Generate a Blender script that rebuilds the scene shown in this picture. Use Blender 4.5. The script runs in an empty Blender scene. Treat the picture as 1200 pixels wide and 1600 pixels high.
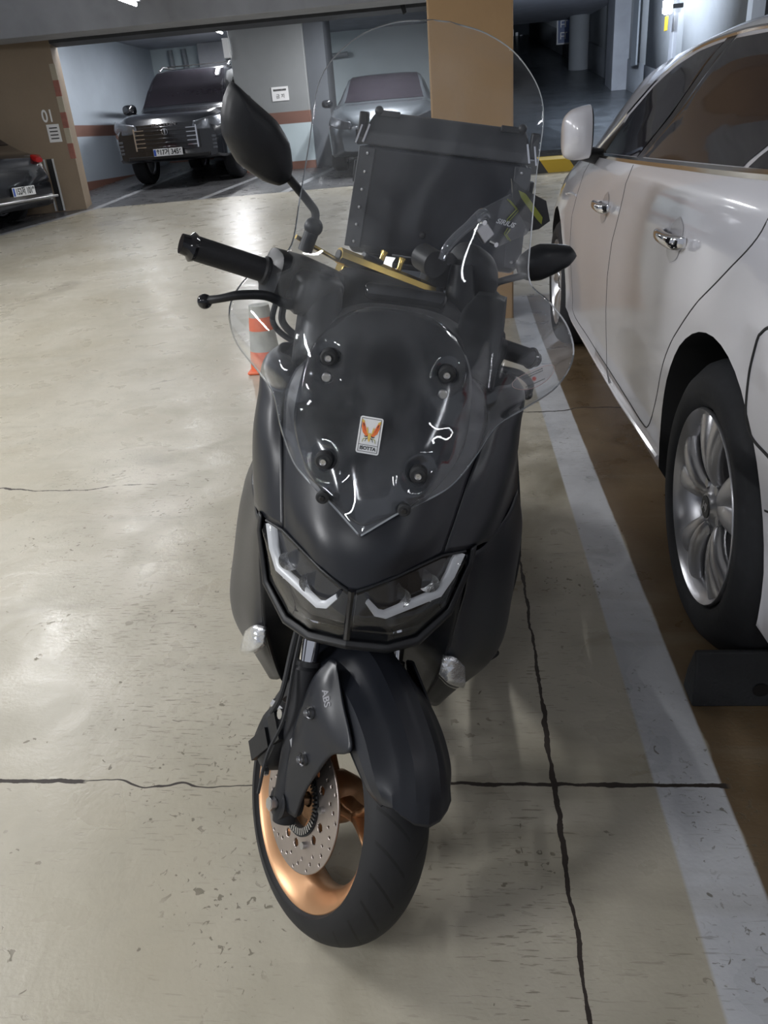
import bpy, bmesh, math, random
from mathutils import Vector, Matrix
random.seed(7)
PI = math.pi
scene = bpy.context.scene
COL = scene.collection

# ------------------------------------------------------------------ camera
H = 1.15413
YAW, PITCH, ROLL = -0.118109, 0.457196, -0.0830810
def cam_axes():
    cy, sy, cp, sp = math.cos(YAW), math.sin(YAW), math.cos(PITCH), math.sin(PITCH)
    f = Vector((sy*cp, cy*cp, -sp)); r = Vector((cy, -sy, 0)); u = r.cross(f)
    cr, sr = math.cos(ROLL), math.sin(ROLL)
    return cr*r+sr*u, -sr*r+cr*u, f
cr_, cu_, cf_ = cam_axes()
cam_d = bpy.data.cameras.new('camera'); cam = bpy.data.objects.new('camera', cam_d); COL.objects.link(cam)
cam_d.sensor_fit = 'HORIZONTAL'; cam_d.sensor_width = 36; cam_d.lens = 36*1213.65/1200
cam_d.clip_start = .02; cam_d.clip_end = 200
mw = Matrix((cr_, cu_, -cf_)).transposed().to_4x4(); mw.translation = (0, 0, H)
cam.matrix_world = mw
scene.camera = cam
# ------------------------------------------------------------------ world, exposure, lights
scene.view_settings.view_transform = 'Standard'; scene.view_settings.look = 'None'
scene.view_settings.gamma = 1; scene.view_settings.use_curve_mapping = False
scene.view_settings.exposure = 0.0
w = bpy.data.worlds.new('world'); scene.world = w; w.use_nodes = True
w.node_tree.nodes['Background'].inputs[0].default_value = (.50, .53, .60, 1)
w.node_tree.nodes['Background'].inputs[1].default_value = .60
LAMPS = [(-3.45, 4.9, 2.60), (-3.45, 7.15, 2.60), (-3.40, 9.15, 2.51), (-3.4, 1.9, 2.60), (-3.4, -1.2, 2.60),
         (2.9, -0.6, 2.60), (3.2, 5.0, 2.60), (3.2, 9.0, 2.60), (-.6, -1.9, 2.60),
         (-5.4, 13.5, 2.94), (-1.2, 14.0, 2.94), (-4.3, 16.2, 2.94)]
LAMP_W = [48, 24, 12, 120, 155, 6, 42, 14, 12, 32, 160, 95]  # scooter-side, near and right-hand lamps are unseen, added for general brightness

# ------------------------------------------------------------------ materials
def nodes_of(name):
    m = bpy.data.materials.new(name); m.use_nodes = True
    nt = m.node_tree; return m, nt, nt.nodes['Principled BSDF']
def mat(name, col, rough=.5, metal=0, spec=.5, coat=0, coat_rough=.1, noise=0, nscale=20, bump=0, emit=None, es=0, rvar=0):
    m, nt, b = nodes_of(name)
    b.inputs['Base Color'].default_value = (*col, 1); b.inputs['Roughness'].default_value = rough
    b.inputs['Metallic'].default_value = metal; b.inputs['Specular IOR Level'].default_value = spec
    b.inputs['Coat Weight'].default_value = coat; b.inputs['Coat Roughness'].default_value = coat_rough
    tc = nt.nodes.new('ShaderNodeTexCoord'); n = nt.nodes.new('ShaderNodeTexNoise')
    n.inputs['Scale'].default_value = nscale; n.inputs['Detail'].default_value = 6
    nt.links.new(tc.outputs['Object'], n.inputs['Vector'])
    mx = nt.nodes.new('ShaderNodeMix'); mx.data_type = 'RGBA'
    k = 1-noise; mx.inputs['A'].default_value = (col[0]*k, col[1]*k, col[2]*k, 1)
    k = 1+noise; mx.inputs['B'].default_value = (min(1, col[0]*k), min(1, col[1]*k), min(1, col[2]*k), 1)
    nt.links.new(n.outputs['Fac'], mx.inputs['Factor']); nt.links.new(mx.outputs['Result'], b.inputs['Base Color'])
    if rvar:
        mr = nt.nodes.new('ShaderNodeMapRange'); mr.inputs['To Min'].default_value = max(0, rough-rvar); mr.inputs['To Max'].default_value = rough+rvar
        nt.links.new(n.outputs['Fac'], mr.inputs['Value']); nt.links.new(mr.outputs['Result'], b.inputs['Roughness'])
    if bump:
        bp = nt.nodes.new('ShaderNodeBump'); bp.inputs['Strength'].default_value = bump; bp.inputs['Distance'].default_value = .01
        nt.links.new(n.outputs['Fac'], bp.inputs['Height']); nt.links.new(bp.outputs['Normal'], b.inputs['Normal'])
    if emit:
        b.inputs['Emission Color'].default_value = (*emit, 1); b.inputs['Emission Strength'].default_value = es
    return m
def clear_mat(name, tint=(.96, .97, .98), haze=.02, gl=1.0, rough=.01, bump=0):
    m = bpy.data.materials.new(name); m.use_nodes = True; nt = m.node_tree; nt.nodes.clear()
    out = nt.nodes.new('ShaderNodeOutputMaterial'); tr = nt.nodes.new('ShaderNodeBsdfTransparent'); tr.inputs[0].default_value = (*tint, 1)
    g = nt.nodes.new('ShaderNodeBsdfGlossy'); g.inputs['Roughness'].default_value = rough; g.inputs[0].default_value = (1, 1, 1, 1)
    d = nt.nodes.new('ShaderNodeBsdfDiffuse'); d.inputs[0].default_value = (.75, .78, .82, 1)
    fr = nt.nodes.new('ShaderNodeLayerWeight'); fr.inputs['Blend'].default_value = .5
    pw = nt.nodes.new('ShaderNodeMath'); pw.operation = 'POWER'; pw.inputs[1].default_value = 4.5; nt.links.new(fr.outputs['Facing'], pw.inputs[0])
    ml = nt.nodes.new('ShaderNodeMath'); ml.operation = 'MULTIPLY_ADD'; ml.inputs[1].default_value = .8*gl; ml.inputs[2].default_value = .035*gl
    nt.links.new(pw.outputs[0], ml.inputs[0])
    m1 = nt.nodes.new('ShaderNodeMixShader'); m2 = nt.nodes.new('ShaderNodeMixShader')
    tc = nt.nodes.new('ShaderNodeTexCoord'); mp = nt.nodes.new('ShaderNodeMapping'); mp.inputs['Scale'].default_value = (9, 9, 4)
    n = nt.nodes.new('ShaderNodeTexNoise'); n.inputs['Detail'].default_value = 8; n.inputs['Scale'].default_value = 1.2; n.inputs['Distortion'].default_value = 1.2
    nt.links.new(tc.outputs['Object'], mp.inputs[0]); nt.links.new(mp.outputs[0], n.inputs['Vector'])
    mr = nt.nodes.new('ShaderNodeMapRange'); mr.inputs['From Min'].default_value = .35; mr.inputs['From Max'].default_value = .75
    mr.inputs['To Min'].default_value = haze*.2; mr.inputs['To Max'].default_value = haze*2.2
    nt.links.new(n.outputs['Fac'], mr.inputs['Value'])
    nt.links.new(mr.outputs['Result'], m1.inputs['Fac']); nt.links.new(tr.outputs[0], m1.inputs[1]); nt.links.new(d.outputs[0], m1.inputs[2])
    nt.links.new(ml.outputs[0], m2.inputs['Fac']); nt.links.new(m1.outputs[0], m2.inputs[1]); nt.links.new(g.outputs[0], m2.inputs[2])
    nt.links.new(m2.outputs[0], out.inputs[0])
    return m
M = {}
M['matte'] = mat('matte_black_paint', (.0095, .0110, .0155), .37, 0, .58, noise=.15, nscale=300, rvar=.03)
M['plastic'] = mat('black_plastic', (.008, .0088, .011), .45, 0, .4, noise=.2, nscale=200, bump=.03)
M['dull'] = mat('rough_black_plastic', (.009, .0096, .012), .55, 0, .4, noise=.2, nscale=150)
M['gloss'] = mat('gloss_black', (.008, .008, .010), .12, noise=.1)
M['visor'] = mat('smoked_visor', (.010, .011, .014), .10, noise=.1)
M['rubber'] = mat('rubber', (.022, .023, .025), .75, noise=.25, nscale=120, bump=.05)
M['grip'] = mat('grip_rubber', (.010, .010, .012), .6, noise=.2, nscale=300, bump=.1)
M['chrome'] = mat('chrome', (.80, .80, .82), .08, 1)
M['steel'] = mat('steel', (.55, .55, .56), .28, 1, noise=.1)
M['alloy'] = mat('alloy_paint', (.50, .50, .52), .30, .85, noise=.05)
M['bronze'] = mat('bronze_wheel_paint', (.46, .255, .13), .36, .6, noise=.06)
M['disc'] = mat('brake_disc', (.42, .37, .34), .38, .9, noise=.15, nscale=60)
M['gold'] = mat('gold_anodised', (.62, .44, .13), .22, 1, noise=.08)
M['silver'] = mat('silver_strip', (.62, .63, .65), .35, .1, noise=.04)
M['box'] = mat('black_aluminium', (.012, .0135, .019), .38, .1, .4, noise=.3, nscale=14, rvar=.06)
M['boxlid'] = mat('black_box_lid', (.030, .032, .038), .5, noise=.15, nscale=90)
M['seat'] = mat('seat_vinyl', (.020, .020, .022), .5, noise=.15, nscale=120, bump=.08)
M['seatgrey'] = mat('grey_vinyl', (.10, .11, .13), .55, noise=.1, nscale=90)
M['red'] = mat('red_paint', (.45, .02, .02), .4)
M['reflector'] = mat('reflector', (.85, .86, .88), .18, .9, noise=.2, nscale=90, bump=.4)
M['farlamp'] = mat('far_headlamp', (.16, .17, .19), .25, .6, noise=.4, nscale=30, bump=.3)
M['white'] = mat('white_vinyl', (.78, .78, .78), .4, noise=.03)
M['ink'] = mat('black_ink', (.02, .02, .02), .5)
M['redink'] = mat('red_ink', (.55, .06, .04), .5)
M['orangeink'] = mat('orange_ink', (.80, .17, .03), .45, noise=.2, nscale=400)
M['yellowink'] = mat('yellow_ink', (.75, .50, .10), .45, noise=.1, nscale=400)
M['greenink'] = mat('olive_ink', (.35, .36, .05), .45)
M['lime'] = mat('lime_decal', (.26, .29, .045), .45, noise=.1)
M['greydecal'] = mat('grey_decal', (.22, .22, .24), .45)
M['clear'] = clear_mat('clear_polycarbonate', (.965, .972, .98), .020, 1.0)
M['clear_edge'] = mat('polished_edge', (.34, .36, .38), .25, 0, noise=.05)
M['lens'] = clear_mat('lamp_lens', (.93, .94, .95), .012, 1.3)
M['guard'] = clear_mat('smoked_guard', (.55, .56, .58), .03, 1.2)
M['carwhite'] = mat('white_car_paint', (.60, .60, .645), .28, 0, .5, 1.0, .05, noise=.015, nscale=3)
M['carglass'] = mat('dark_car_glass', (.016, .014, .018), .03, 0, .45, noise=.1)
M['trimblack'] = mat('black_trim', (.012, .012, .013), .35)
M['arch'] = mat('arch_liner', (.012, .012, .013), .8)
M['tyre'] = mat('tyre_rubber', (.014, .015, .018), .72, 0, .35, noise=.3, nscale=60, bump=.05)
M['blackcar'] = mat('black_car_paint', (.010, .011, .014), .2, 0, .5, 1, .05)
M['silvercar'] = mat('dark_silver_car_paint', (.10, .115, .13), .3, .5, .5, 1, .05)
M['seam'] = mat('panel_gap', (.02, .02, .02), .8)
M['plate'] = mat('plate_white', (.78, .79, .80), .4, noise=.02)
M['plateblue'] = mat('plate_blue', (.04, .10, .45), .4)
M['amber'] = mat('amber', (.6, .2, .02), .3)
M['taillamp'] = mat('tail_lamp_red', (.35, .01, .01), .15)
M['pipe'] = mat('pipe_paint', (.28, .31, .34), .5, .2, noise=.1)
M['sticker'] = mat('clear_film_print', (.5, .3, .28), .4)
M['cone_o'] = mat('cone_orange', (.72, .15, .06), .5, noise=.15, nscale=30)
M['cone_w'] = mat('cone_grey_band', (.38, .38, .34), .5, noise=.2, nscale=30)
M['lamp'] = mat('lamp_tube', (1, 1, 1), .4, emit=(.93, .96, 1.0), es=45)
M['lamp_spot'] = mat('lamp_spot', (1, 1, 1), .4, emit=(.85, .92, 1.0), es=22)
M['fixture'] = mat('lamp_housing', (.55, .56, .58), .4, .2)

def tyre_mat():
    # moulded tread: chevron grooves as bump around the wheel axle (object x axis)
    m, nt, b = nodes_of('scooter_tyre_rubber')
    b.inputs['Roughness'].default_value = .62; b.inputs['Specular IOR Level'].default_value = .35
    N = nt.nodes; L = nt.links
    tc = N.new('ShaderNodeTexCoord'); s = N.new('ShaderNodeSeparateXYZ'); L.new(tc.outputs['Object'], s.inputs[0])
    def mt(op, a, bb=None, c=None):
        n = N.new('ShaderNodeMath'); n.operation = op
        for i, v in enumerate((a, bb, c)):
            if v is None: continue
            if isinstance(v, (int, float)): n.inputs[i].default_value = v
            else: L.new(v, n.inputs[i])
        return n.outputs[0]
    ang = mt('ARCTAN2', s.outputs['Z'], s.outputs['Y']); ax = mt('ABSOLUTE', s.outputs['X'])
    sg = mt('SIGN', s.outputs['X'])
    ph = mt('ADD', mt('MULTIPLY', ang, 26/ (2*PI)), mt('ADD', mt('MULTIPLY', ax, 22.0), mt('MULTIPLY', sg, .25)))
    fr = mt('ABSOLUTE', mt('SUBTRACT', mt('FRACT', ph), .5))
    g = mt('LESS_THAN', fr, .055)
    z1 = mt('GREATER_THAN', ax, .007); z2 = mt('LESS_THAN', ax, .047)
    g = mt('MULTIPLY', g, mt('MULTIPLY', z1, z2))
    bp = N.new('ShaderNodeBump'); bp.inputs['Strength'].default_value = 1; bp.inputs['Distance'].default_value = .004
    L.new(mt('SUBTRACT', 1, g), bp.inputs['Height']); L.new(bp.outputs[0], b.inputs['Normal'])
    no = N.new('ShaderNodeTexNoise'); no.inputs['Scale'].default_value = 25; L.new(tc.outputs['Object'], no.inputs['Vector'])
    mx = N.new('ShaderNodeMix'); mx.data_type = 'RGBA'; mx.inputs['A'].default_value = (.009, .0095, .011, 1); mx.inputs['B'].default_value = (.018, .018, .019, 1)
    L.new(no.outputs['Fac'], mx.inputs['Factor'])
    mx2 = N.new('ShaderNodeMix'); mx2.data_type = 'RGBA'; L.new(g, mx2.inputs['Factor']); L.new(mx.outputs['Result'], mx2.inputs['A']); mx2.inputs['B'].default_value = (.006, .006, .006, 1)
    L.new(mx2.outputs['Result'], b.inputs['Base Color'])
    return m
M['stiretread'] = tyre_mat()

# ------------------------------------------------------------------ mesh helpers
def cat(p0, p1, p2, p3, t):
    return .5*((2*p1)+(p2-p0)*t+(2*p0-5*p1+4*p2-p3)*t*t+(3*p1-p0-3*p2+p3)*t**3)
def spline(pts, n, closed=False):
    pts = [Vector(p) for p in pts]; m = len(pts)
    if m == 2 and not closed: return [pts[0].lerp(pts[1], i/(n-1)) for i in range(n)]
    out = []; segs = m if closed else m-1
    for i in range(n):
        u = i/(n if closed else n-1)*segs; k = min(int(u), segs-1); t = u-k
        if closed: g = lambda j: pts[j % m]
        else: g = lambda j: pts[j] if 0 <= j < m else (2*pts[0]-pts[1] if j < 0 else 2*pts[-1]-pts[-2])
        out.append(cat(g(k-1), g(k), g(k+1), g(k+2), t))
    return out
class MB:
    def __init__(s): s.v = []; s.f = []; s.m = []; s.cur = 0
    def add(s, vs, fs):
        o = len(s.v); s.v += [Vector(p) for p in vs]
        for f in fs: s.f.append([o+i for i in f]); s.m.append(s.cur)
        return s
    def box(s, a, b):
        x0, y0, z0 = a; x1, y1, z1 = b
        return s.add([(x0,y0,z0),(x1,y0,z0),(x1,y1,z0),(x0,y1,z0),(x0,y0,z1),(x1,y0,z1),(x1,y1,z1),(x0,y1,z1)],
                     [(3,2,1,0),(4,5,6,7),(0,1,5,4),(1,2,6,5),(2,3,7,6),(3,0,4,7)])
    def obox(s, c, ax, ay, az, hx, hy, hz):
        c = Vector(c); ax, ay, az = Vector(ax).normalized(), Vector(ay).normalized(), Vector(az).normalized()
        vs = [c+ax*hx*i+ay*hy*j+az*hz*k for k in (-1, 1) for j, i in ((-1,-1),(-1,1),(1,1),(1,-1))]
        return s.add(vs, [(3,2,1,0),(4,5,6,7),(0,1,5,4),(1,2,6,5),(2,3,7,6),(3,0,4,7)])
    def tube(s, pts, r, n=10, smooth=0, cap=True, flat=None):
        pts = [Vector(p) for p in pts]
        rs = list(r) if isinstance(r, (list, tuple)) else [r]*len(pts)
        if smooth:
            k = smooth; rv = spline([(a, 0, 0) for a in rs], k); rs = [a.x for a in rv]; pts = spline(pts, k)
        T = []
        for i in range(len(pts)):
            a = pts[max(0, i-1)]; b = pts[min(len(pts)-1, i+1)]; T.append((b-a).normalized())
        u = T[0].orthogonal().normalized()
        if flat is not None: u = (Vector(flat)-T[0]*T[0].dot(Vector(flat))).normalized()
        vs = []; fs = []
        for i, p in enumerate(pts):
            u = (u-T[i]*T[i].dot(u)).normalized(); v = T[i].cross(u)
            for k in range(n):
                a = 2*PI*k/n; vs.append(p+(u*math.cos(a)*(1 if flat is None else .35)+v*math.sin(a))*rs[i])
        for i in range(len(pts)-1):
            for k in range(n):
                a, b = i*n+k, i*n+(k+1) % n; fs.append((a, b, b+n, a+n))
        if cap: fs.append(tuple(reversed(range(n)))); fs.append(tuple(range((len(pts)-1)*n, len(pts)*n)))
        return s.add(vs, fs)
    def cyl(s, a, b, r, n=20, r2=None): return s.tube([a, b], [r, r if r2 is None else r2], n)
    def lathe(s, prof, n=48, axis='x', c=(0, 0, 0), closed=True):
        # prof: (axial, radius)
        vs = []; fs = []; m = len(prof); c = Vector(c)
        for k in range(n):
            a = 2*PI*k/n; ca, sa = math.cos(a), math.sin(a)
            for x, r in prof:
                p = (x, r*ca, r*sa) if axis == 'x' else (r*ca, r*sa, x)
                if axis == 'y': p = (r*ca, x, r*sa)
                vs.append(c+Vector(p))
        for k in range(n):
            for i in range(m if closed else m-1):
                j = (i+1) % m; k2 = (k+1) % n
                fs.append((k*m+i, k*m+j, k2*m+j, k2*m+i))
        return s.add(vs, fs)
    def prism(s, poly, d, ):
        # poly: 3-D points of one face, d: extrusion vector
        n = len(poly); d = Vector(d); vs = [Vector(p) for p in poly]+[Vector(p)+d for p in poly]
        fs = [tuple(reversed(range(n))), tuple(range(n, 2*n))]+[(i, (i+1) % n, (i+1) % n+n, i+n) for i in range(n)]
        return s.add(vs, fs)
    def grid(s, rows, flip=False):
        n = len(rows[0]); vs = [p for r in rows for p in r]; fs = []
        for i in range(len(rows)-1):
            for k in range(n-1):
                f = (i*n+k, i*n+k+1, (i+1)*n+k+1, (i+1)*n+k); fs.append(f[::-1] if flip else f)
        return s.add(vs, fs)
    def patch(s, rows, nu=14, nv=14, mirror=False, flip=False, lin=0):
        if mirror: rows = [[(-x, y, z) for x, y, z in reversed(r[1:])]+list(r) for r in rows]
        R = [spline(r, nu) for r in rows] if not lin else [[Vector(r[i]).lerp(Vector(r[i+1]), k/lin) for i in range(len(r)-1) for k in range(lin)]+[Vector(r[-1])] for r in rows]
        nu = len(R[0])
        G = [spline([R[i][k] for i in range(len(R))], nv) for k in range(nu)]
        return s.grid([[G[k][i] for k in range(nu)] for i in range(nv)], flip)
    def sellipse(s, secs, n=28, e=.7, ns=0, axis='y'):
        # closed loft of super-ellipse sections (pos, cx, cz, hw, hh)
        if ns:
            a = spline([(q[0], q[1], q[2]) for q in secs], ns); b = spline([(q[3], q[4], 0) for q in secs], ns)
            secs = [(p.x, p.y, p.z, max(.001, q.x), max(.001, q.y)) for p, q in zip(a, b)]
        vs = []; fs = []
        for (y, cx, cz, hw, hh) in secs:
            for k in range(n):
                t = 2*PI*k/n; c, d = math.cos(t), math.sin(t)
                X = cx+hw*math.copysign(abs(c)**e, c); Z = cz+hh*math.copysign(abs(d)**e, d)
                vs.append((X, y, Z) if axis == 'y' else ((y, X, Z) if axis == 'x' else (X, Z, y)))
        for i in range(len(secs)-1):
            for k in range(n): fs.append((i*n+k, i*n+(k+1) % n, (i+1)*n+(k+1) % n, (i+1)*n+k))
        fs.append(tuple(reversed(range(n)))); fs.append(tuple(range((len(secs)-1)*n, len(secs)*n)))
        return s.add(vs, fs)
    def ball(s, c, r, n=14):
        prof = [(-r*math.cos(PI*i/10), r*math.sin(PI*i/10)) for i in range(1, 10)]
        vs = []; c = Vector(c)
        for x, q in prof:
            for k in range(n): a = 2*PI*k/n; vs.append(c+Vector((q*math.cos(a), q*math.sin(a), x)))
        fs = [(i*n+k, i*n+(k+1) % n, (i+1)*n+(k+1) % n, (i+1)*n+k) for i in range(8) for k in range(n)]
        vs += [c-Vector((0, 0, r)), c+Vector((0, 0, r))]; o = 9*n
        fs += [(o, (k+1) % n, k) for k in range(n)]+[(o+1, 8*n+k, 8*n+(k+1) % n) for k in range(n)]
        return s.add(vs, fs)
    def build(s, name, mats, parent=None, xf=None, angle=35, solid=0, bevel=0, rim=None, offset=-1, local=None, fixn=True):
        me = bpy.data.meshes.new(name); me.from_pydata([tuple(p) for p in s.v], [], s.f)
        if not isinstance(mats, (list, tuple)): mats = [mats]
        for m in mats: me.materials.append(m)
        for p, i in zip(me.polygons, s.m): p.material_index = i
        if fixn:
            bm = bmesh.new(); bm.from_mesh(me); bmesh.ops.remove_doubles(bm, verts=bm.verts, dist=1e-6)
            bmesh.ops.recalc_face_normals(bm, faces=bm.faces); bm.to_mesh(me); bm.free()
        me.shade_smooth()
        try: me.set_sharp_from_angle(angle=math.radians(angle))
        except Exception: pass
        o = bpy.data.objects.new(name, me); COL.objects.link(o)
        if parent: o.parent = parent
        if local is not None: o.matrix_local = local
        if xf is not None: me.transform(xf)
        if solid:
            q = o.modifiers.new('solid', 'SOLIDIFY'); q.thickness = solid; q.offset = offset
            if rim: q.material_offset_rim = rim
        if bevel:
            q = o.modifiers.new('bevel', 'BEVEL'); q.width = bevel; q.segments = 3; q.limit_method = 'ANGLE'; q.angle_limit = math.radians(30)
        return o
def tag(o, label=None, cat_=None, group=None, kind=None):
    if label: o['label'] = label
    if cat_: o['category'] = cat_
    if group: o['group'] = group
    if kind: o['kind'] = kind
    return o
def empty(name, mw_, label, cat_, group=None):
    o = bpy.data.objects.new(name, None); COL.objects.link(o); o.empty_display_size = .1
    o.matrix_world = mw_ if isinstance(mw_, Matrix) else Matrix.Translation(mw_)
    return tag(o, label, cat_, group)
def text_mb(txt, size, place, thick=0, align='CENTER', sx=1.0, bold=0):
    """text as mesh; place(x, y) -> 3-D point"""
    cu = bpy.data.curves.new('txt', 'FONT'); cu.body = txt; cu.size = size; cu.align_x = align; cu.align_y = 'CENTER'; cu.offset = bold
    ob = bpy.data.objects.new('txt', cu); COL.objects.link(ob); bpy.context.view_layer.update()
    dg = bpy.context.evaluated_depsgraph_get(); me = bpy.data.meshes.new_from_object(ob.evaluated_get(dg))
    mb = MB(); mb.add([place(v.co.x*sx, v.co.y) for v in me.vertices], [tuple(p.vertices) for p in me.polygons])
    bpy.data.objects.remove(ob); bpy.data.meshes.remove(me); bpy.data.curves.remove(cu)
    return mb
def plane_place(c, ux, uy, n, off=.001):
    c = Vector(c); ux = Vector(ux).normalized(); uy = Vector(uy).normalized(); n = Vector(n).normalized()
    return lambda x, y: c+ux*x+uy*y+n*off
def zf(Y):
    t = max(0, Y-4.6); return .058*(math.sqrt(t*t+.09)-.3)

# ------------------------------------------------------------------ node maths helper for surfaces
class NT:
    def __init__(s, name):
        s.m, s.nt, s.b = nodes_of(name); s.N = s.nt.nodes; s.L = s.nt.links
        s.tc = s.N.new('ShaderNodeTexCoord'); sp = s.N.new('ShaderNodeSeparateXYZ'); s.L.new(s.tc.outputs['Object'], sp.inputs[0])
        s.X, s.Y, s.Z = sp.outputs
    def __call__(s, op, a, b=None, c=None, clamp=False):
        n = s.N.new('ShaderNodeMath'); n.operation = op; n.use_clamp = clamp
        for i, v in enumerate((a, b, c)):
            if v is None: continue
            if isinstance(v, (int, float)): n.inputs[i].default_value = v
            else: s.L.new(v, n.inputs[i])
        return n.outputs[0]
    def noise(s, scale, detail=4, dist=0, sc=(1, 1, 1), rot=0, rough=.5):
        mp = s.N.new('ShaderNodeMapping'); mp.inputs['Scale'].default_value = sc; mp.inputs['Rotation'].default_value = (0, 0, rot)
        s.L.new(s.tc.outputs['Object'], mp.inputs[0])
        n = s.N.new('ShaderNodeTexNoise'); n.inputs['Scale'].default_value = scale; n.inputs['Detail'].default_value = detail
        n.inputs['Distortion'].default_value = dist; n.inputs['Roughness'].default_value = rough
        s.L.new(mp.outputs[0], n.inputs['Vector']); return n.outputs['Fac']
    def mr(s, v, a, b, c=0, d=1):
        n = s.N.new('ShaderNodeMapRange'); s.L.new(v, n.inputs['Value'])
        for k, x in zip(('From Min', 'From Max', 'To Min', 'To Max'), (a, b, c, d)): n.inputs[k].default_value = x
        return n.outputs[0]
    def mix(s, f, a, b):
        n = s.N.new('ShaderNodeMix'); n.data_type = 'RGBA'
        for k, v in (('Factor', f), ('A', a), ('B', b)):
            if isinstance(v, tuple): n.inputs[k].default_value = (*v, 1)
            elif isinstance(v, (int, float)): n.inputs[k].default_value = v
            else: s.L.new(v, n.inputs[k])
        return n.outputs['Result']
    def band(s, v, a, b, soft=.004):
        """1 between a and b"""
        return s('MULTIPLY', s.mr(v, a-soft, a+soft), s.mr(v, b-soft, b+soft, 1, 0))
    def AND(s, *a):
        r = a[0]
        for x in a[1:]: r = s('MULTIPLY', r, x)
        return r
    def OR(s, *a):
        r = a[0]
        for x in a[1:]: r = s('MAXIMUM', r, x)
        return r

def floor_mat():
    n = NT('painted_concrete_floor'); X, Y = n.X, n.Y
    big = n.noise(.9, 5, .6); mid = n.noise(5, 6, .5); fine = n.noise(60, 4); wob = n.noise(7, 5, 0)
    wv = n('MULTIPLY', n('SUBTRACT', wob, .5), .035)
    Xw = n('ADD', X, wv); Yw = n('ADD', Y, wv)
    base = n.mix(n.mr(big, .35, .65), (.355, .322, .248), (.46, .428, .355))
    base = n.mix(n.mr(mid, .45, .8, 0, .5), base, (.25, .235, .18))
    # dingy warm blotches by the wheel; stronger rightwards, the dimmer light painted in
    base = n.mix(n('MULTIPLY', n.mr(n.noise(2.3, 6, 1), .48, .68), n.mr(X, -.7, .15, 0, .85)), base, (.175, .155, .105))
    bright = n.mr(n.noise(1.6, 3, .3), .5, .75, 0, .35)
    base = n.mix(bright, base, (.53, .50, .43))
    # brown epoxy under the right bays
    brown = n.AND(n.mr(Xw, .457, .465), n.mr(Y, 5.55, 5.6, 1, 0))
    bcol = n.mix(n.mr(mid, .4, .7), (.115, .078, .043), (.165, .118, .070))
    # white line
    wear = n.mr(n.noise(30, 8, 1.5, rough=.7), .62, .74, 1, .25)
    line = n.AND(n.band(Xw if False else X, .34, .462, .003), n.mr(Y, 5.55, 5.6, 1, 0), wear)
    lcol = n.mix(n.mr(mid, .35, .7), (.42, .43, .45), (.56, .57, .59))
    col = n.mix(brown, base, bcol); col = n.mix(line, col, lcol)
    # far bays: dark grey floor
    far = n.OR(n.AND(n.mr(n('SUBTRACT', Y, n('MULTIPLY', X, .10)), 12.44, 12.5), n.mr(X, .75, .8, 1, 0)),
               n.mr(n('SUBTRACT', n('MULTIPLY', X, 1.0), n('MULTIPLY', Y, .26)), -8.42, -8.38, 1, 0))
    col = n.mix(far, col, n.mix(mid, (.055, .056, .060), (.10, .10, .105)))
    bl = 0
    ls = []
    for x0, sl in ((-5.35, .0), (-3.78, .13), (-2.55, .13), (.45, .0)):
        ls.append(n.band(n('SUBTRACT', n('SUBTRACT', X, x0), n('MULTIPLY', n('SUBTRACT', Y, 12.1), sl)), -.06, .06, .01))
    lines = n.AND(n.OR(*ls), n.mr(Y, 11.8, 11.85), n.mr(Y, 17, 17.1, 1, 0), far)
    ls2 = n.band(n('SUBTRACT', X, n('MULTIPLY', Y, .26)), -8.52, -8.40, .01)
    col = n.mix(n('MULTIPLY', n.OR(lines, n('MULTIPLY', ls2, n.mr(Y, 12, 12.1, 1, 0))), .7), col, (.40, .41, .43))
    # ramp side: wet dark asphalt handled by its own object
    # joints and cracks
    jw = n('MULTIPLY', n('SUBTRACT', n.noise(16, 5), .5), .02)
    Xj = n('ADD', X, jw); Yj = n('ADD', Y, jw)
    thick = n.mr(n.noise(9, 4), .35, .7, .0025, .0075)
    def jline(v, c0): return n('LESS_THAN', n('ABSOLUTE', n('SUBTRACT', v, c0)), thick)
    j1 = n.AND(jline(Xj, .152), n.mr(Y, 2.7, 2.72, 1, 0))
    j2 = n.AND(jline(Yj, 1.125), n.OR(n.mr(X, -.80, -.79, 1, 0), n.AND(n.mr(X, -.12, -.10), n.mr(X, .47, .48, 1, 0))))
    yc = n('ADD', Y, n('MULTIPLY', n('SUBTRACT', n.noise(5, 3), .5), .10))
    crack = n.AND(n('LESS_THAN', n('ABSOLUTE', n('SUBTRACT', yc, 1.115)), .0018), n.band(X, -.80, -.1, .02))
    ym = n('ADD', Y, n('MULTIPLY', n('SUBTRACT', n.noise(3, 6), .5), .22))
    crack2 = n.AND(n('LESS_THAN', n('ABSOLUTE', n('SUBTRACT', ym, 3.27)), .006), n.band(X, .05, .9, .02))
    crack3 = n.AND(n('LESS_THAN', n('ABSOLUTE', n('SUBTRACT', ym, 2.62)), .004), n.band(X, -2.2, -1.1, .05), n.mr(n.noise(6, 3), .45, .5))
    xm = n('ADD', n('SUBTRACT', Y, n('MULTIPLY', X, .55)), n('MULTIPLY', n('SUBTRACT', n.noise(3.1, 5), .5), .5))
    crack4 = n.AND(n('LESS_THAN', n('ABSOLUTE', n('SUBTRACT', xm, 4.9)), .008), n.mr(X, -1.2, -1.1, 1, 0), n.mr(n.noise(2, 3), .5, .55))
    joints = n.OR(j1, j2, crack, crack2, crack3, crack4)
    # scuffs, short scratches, chips
    def scratch(rot, th, sc): return n.mr(n.noise(7, 3, 0, sc=sc, rot=rot), th, th+.03)
    sA = n.AND(scratch(.75, .615, (3, 28, 1)), n.mr(n.noise(2.0, 3), .45, .6))
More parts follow.
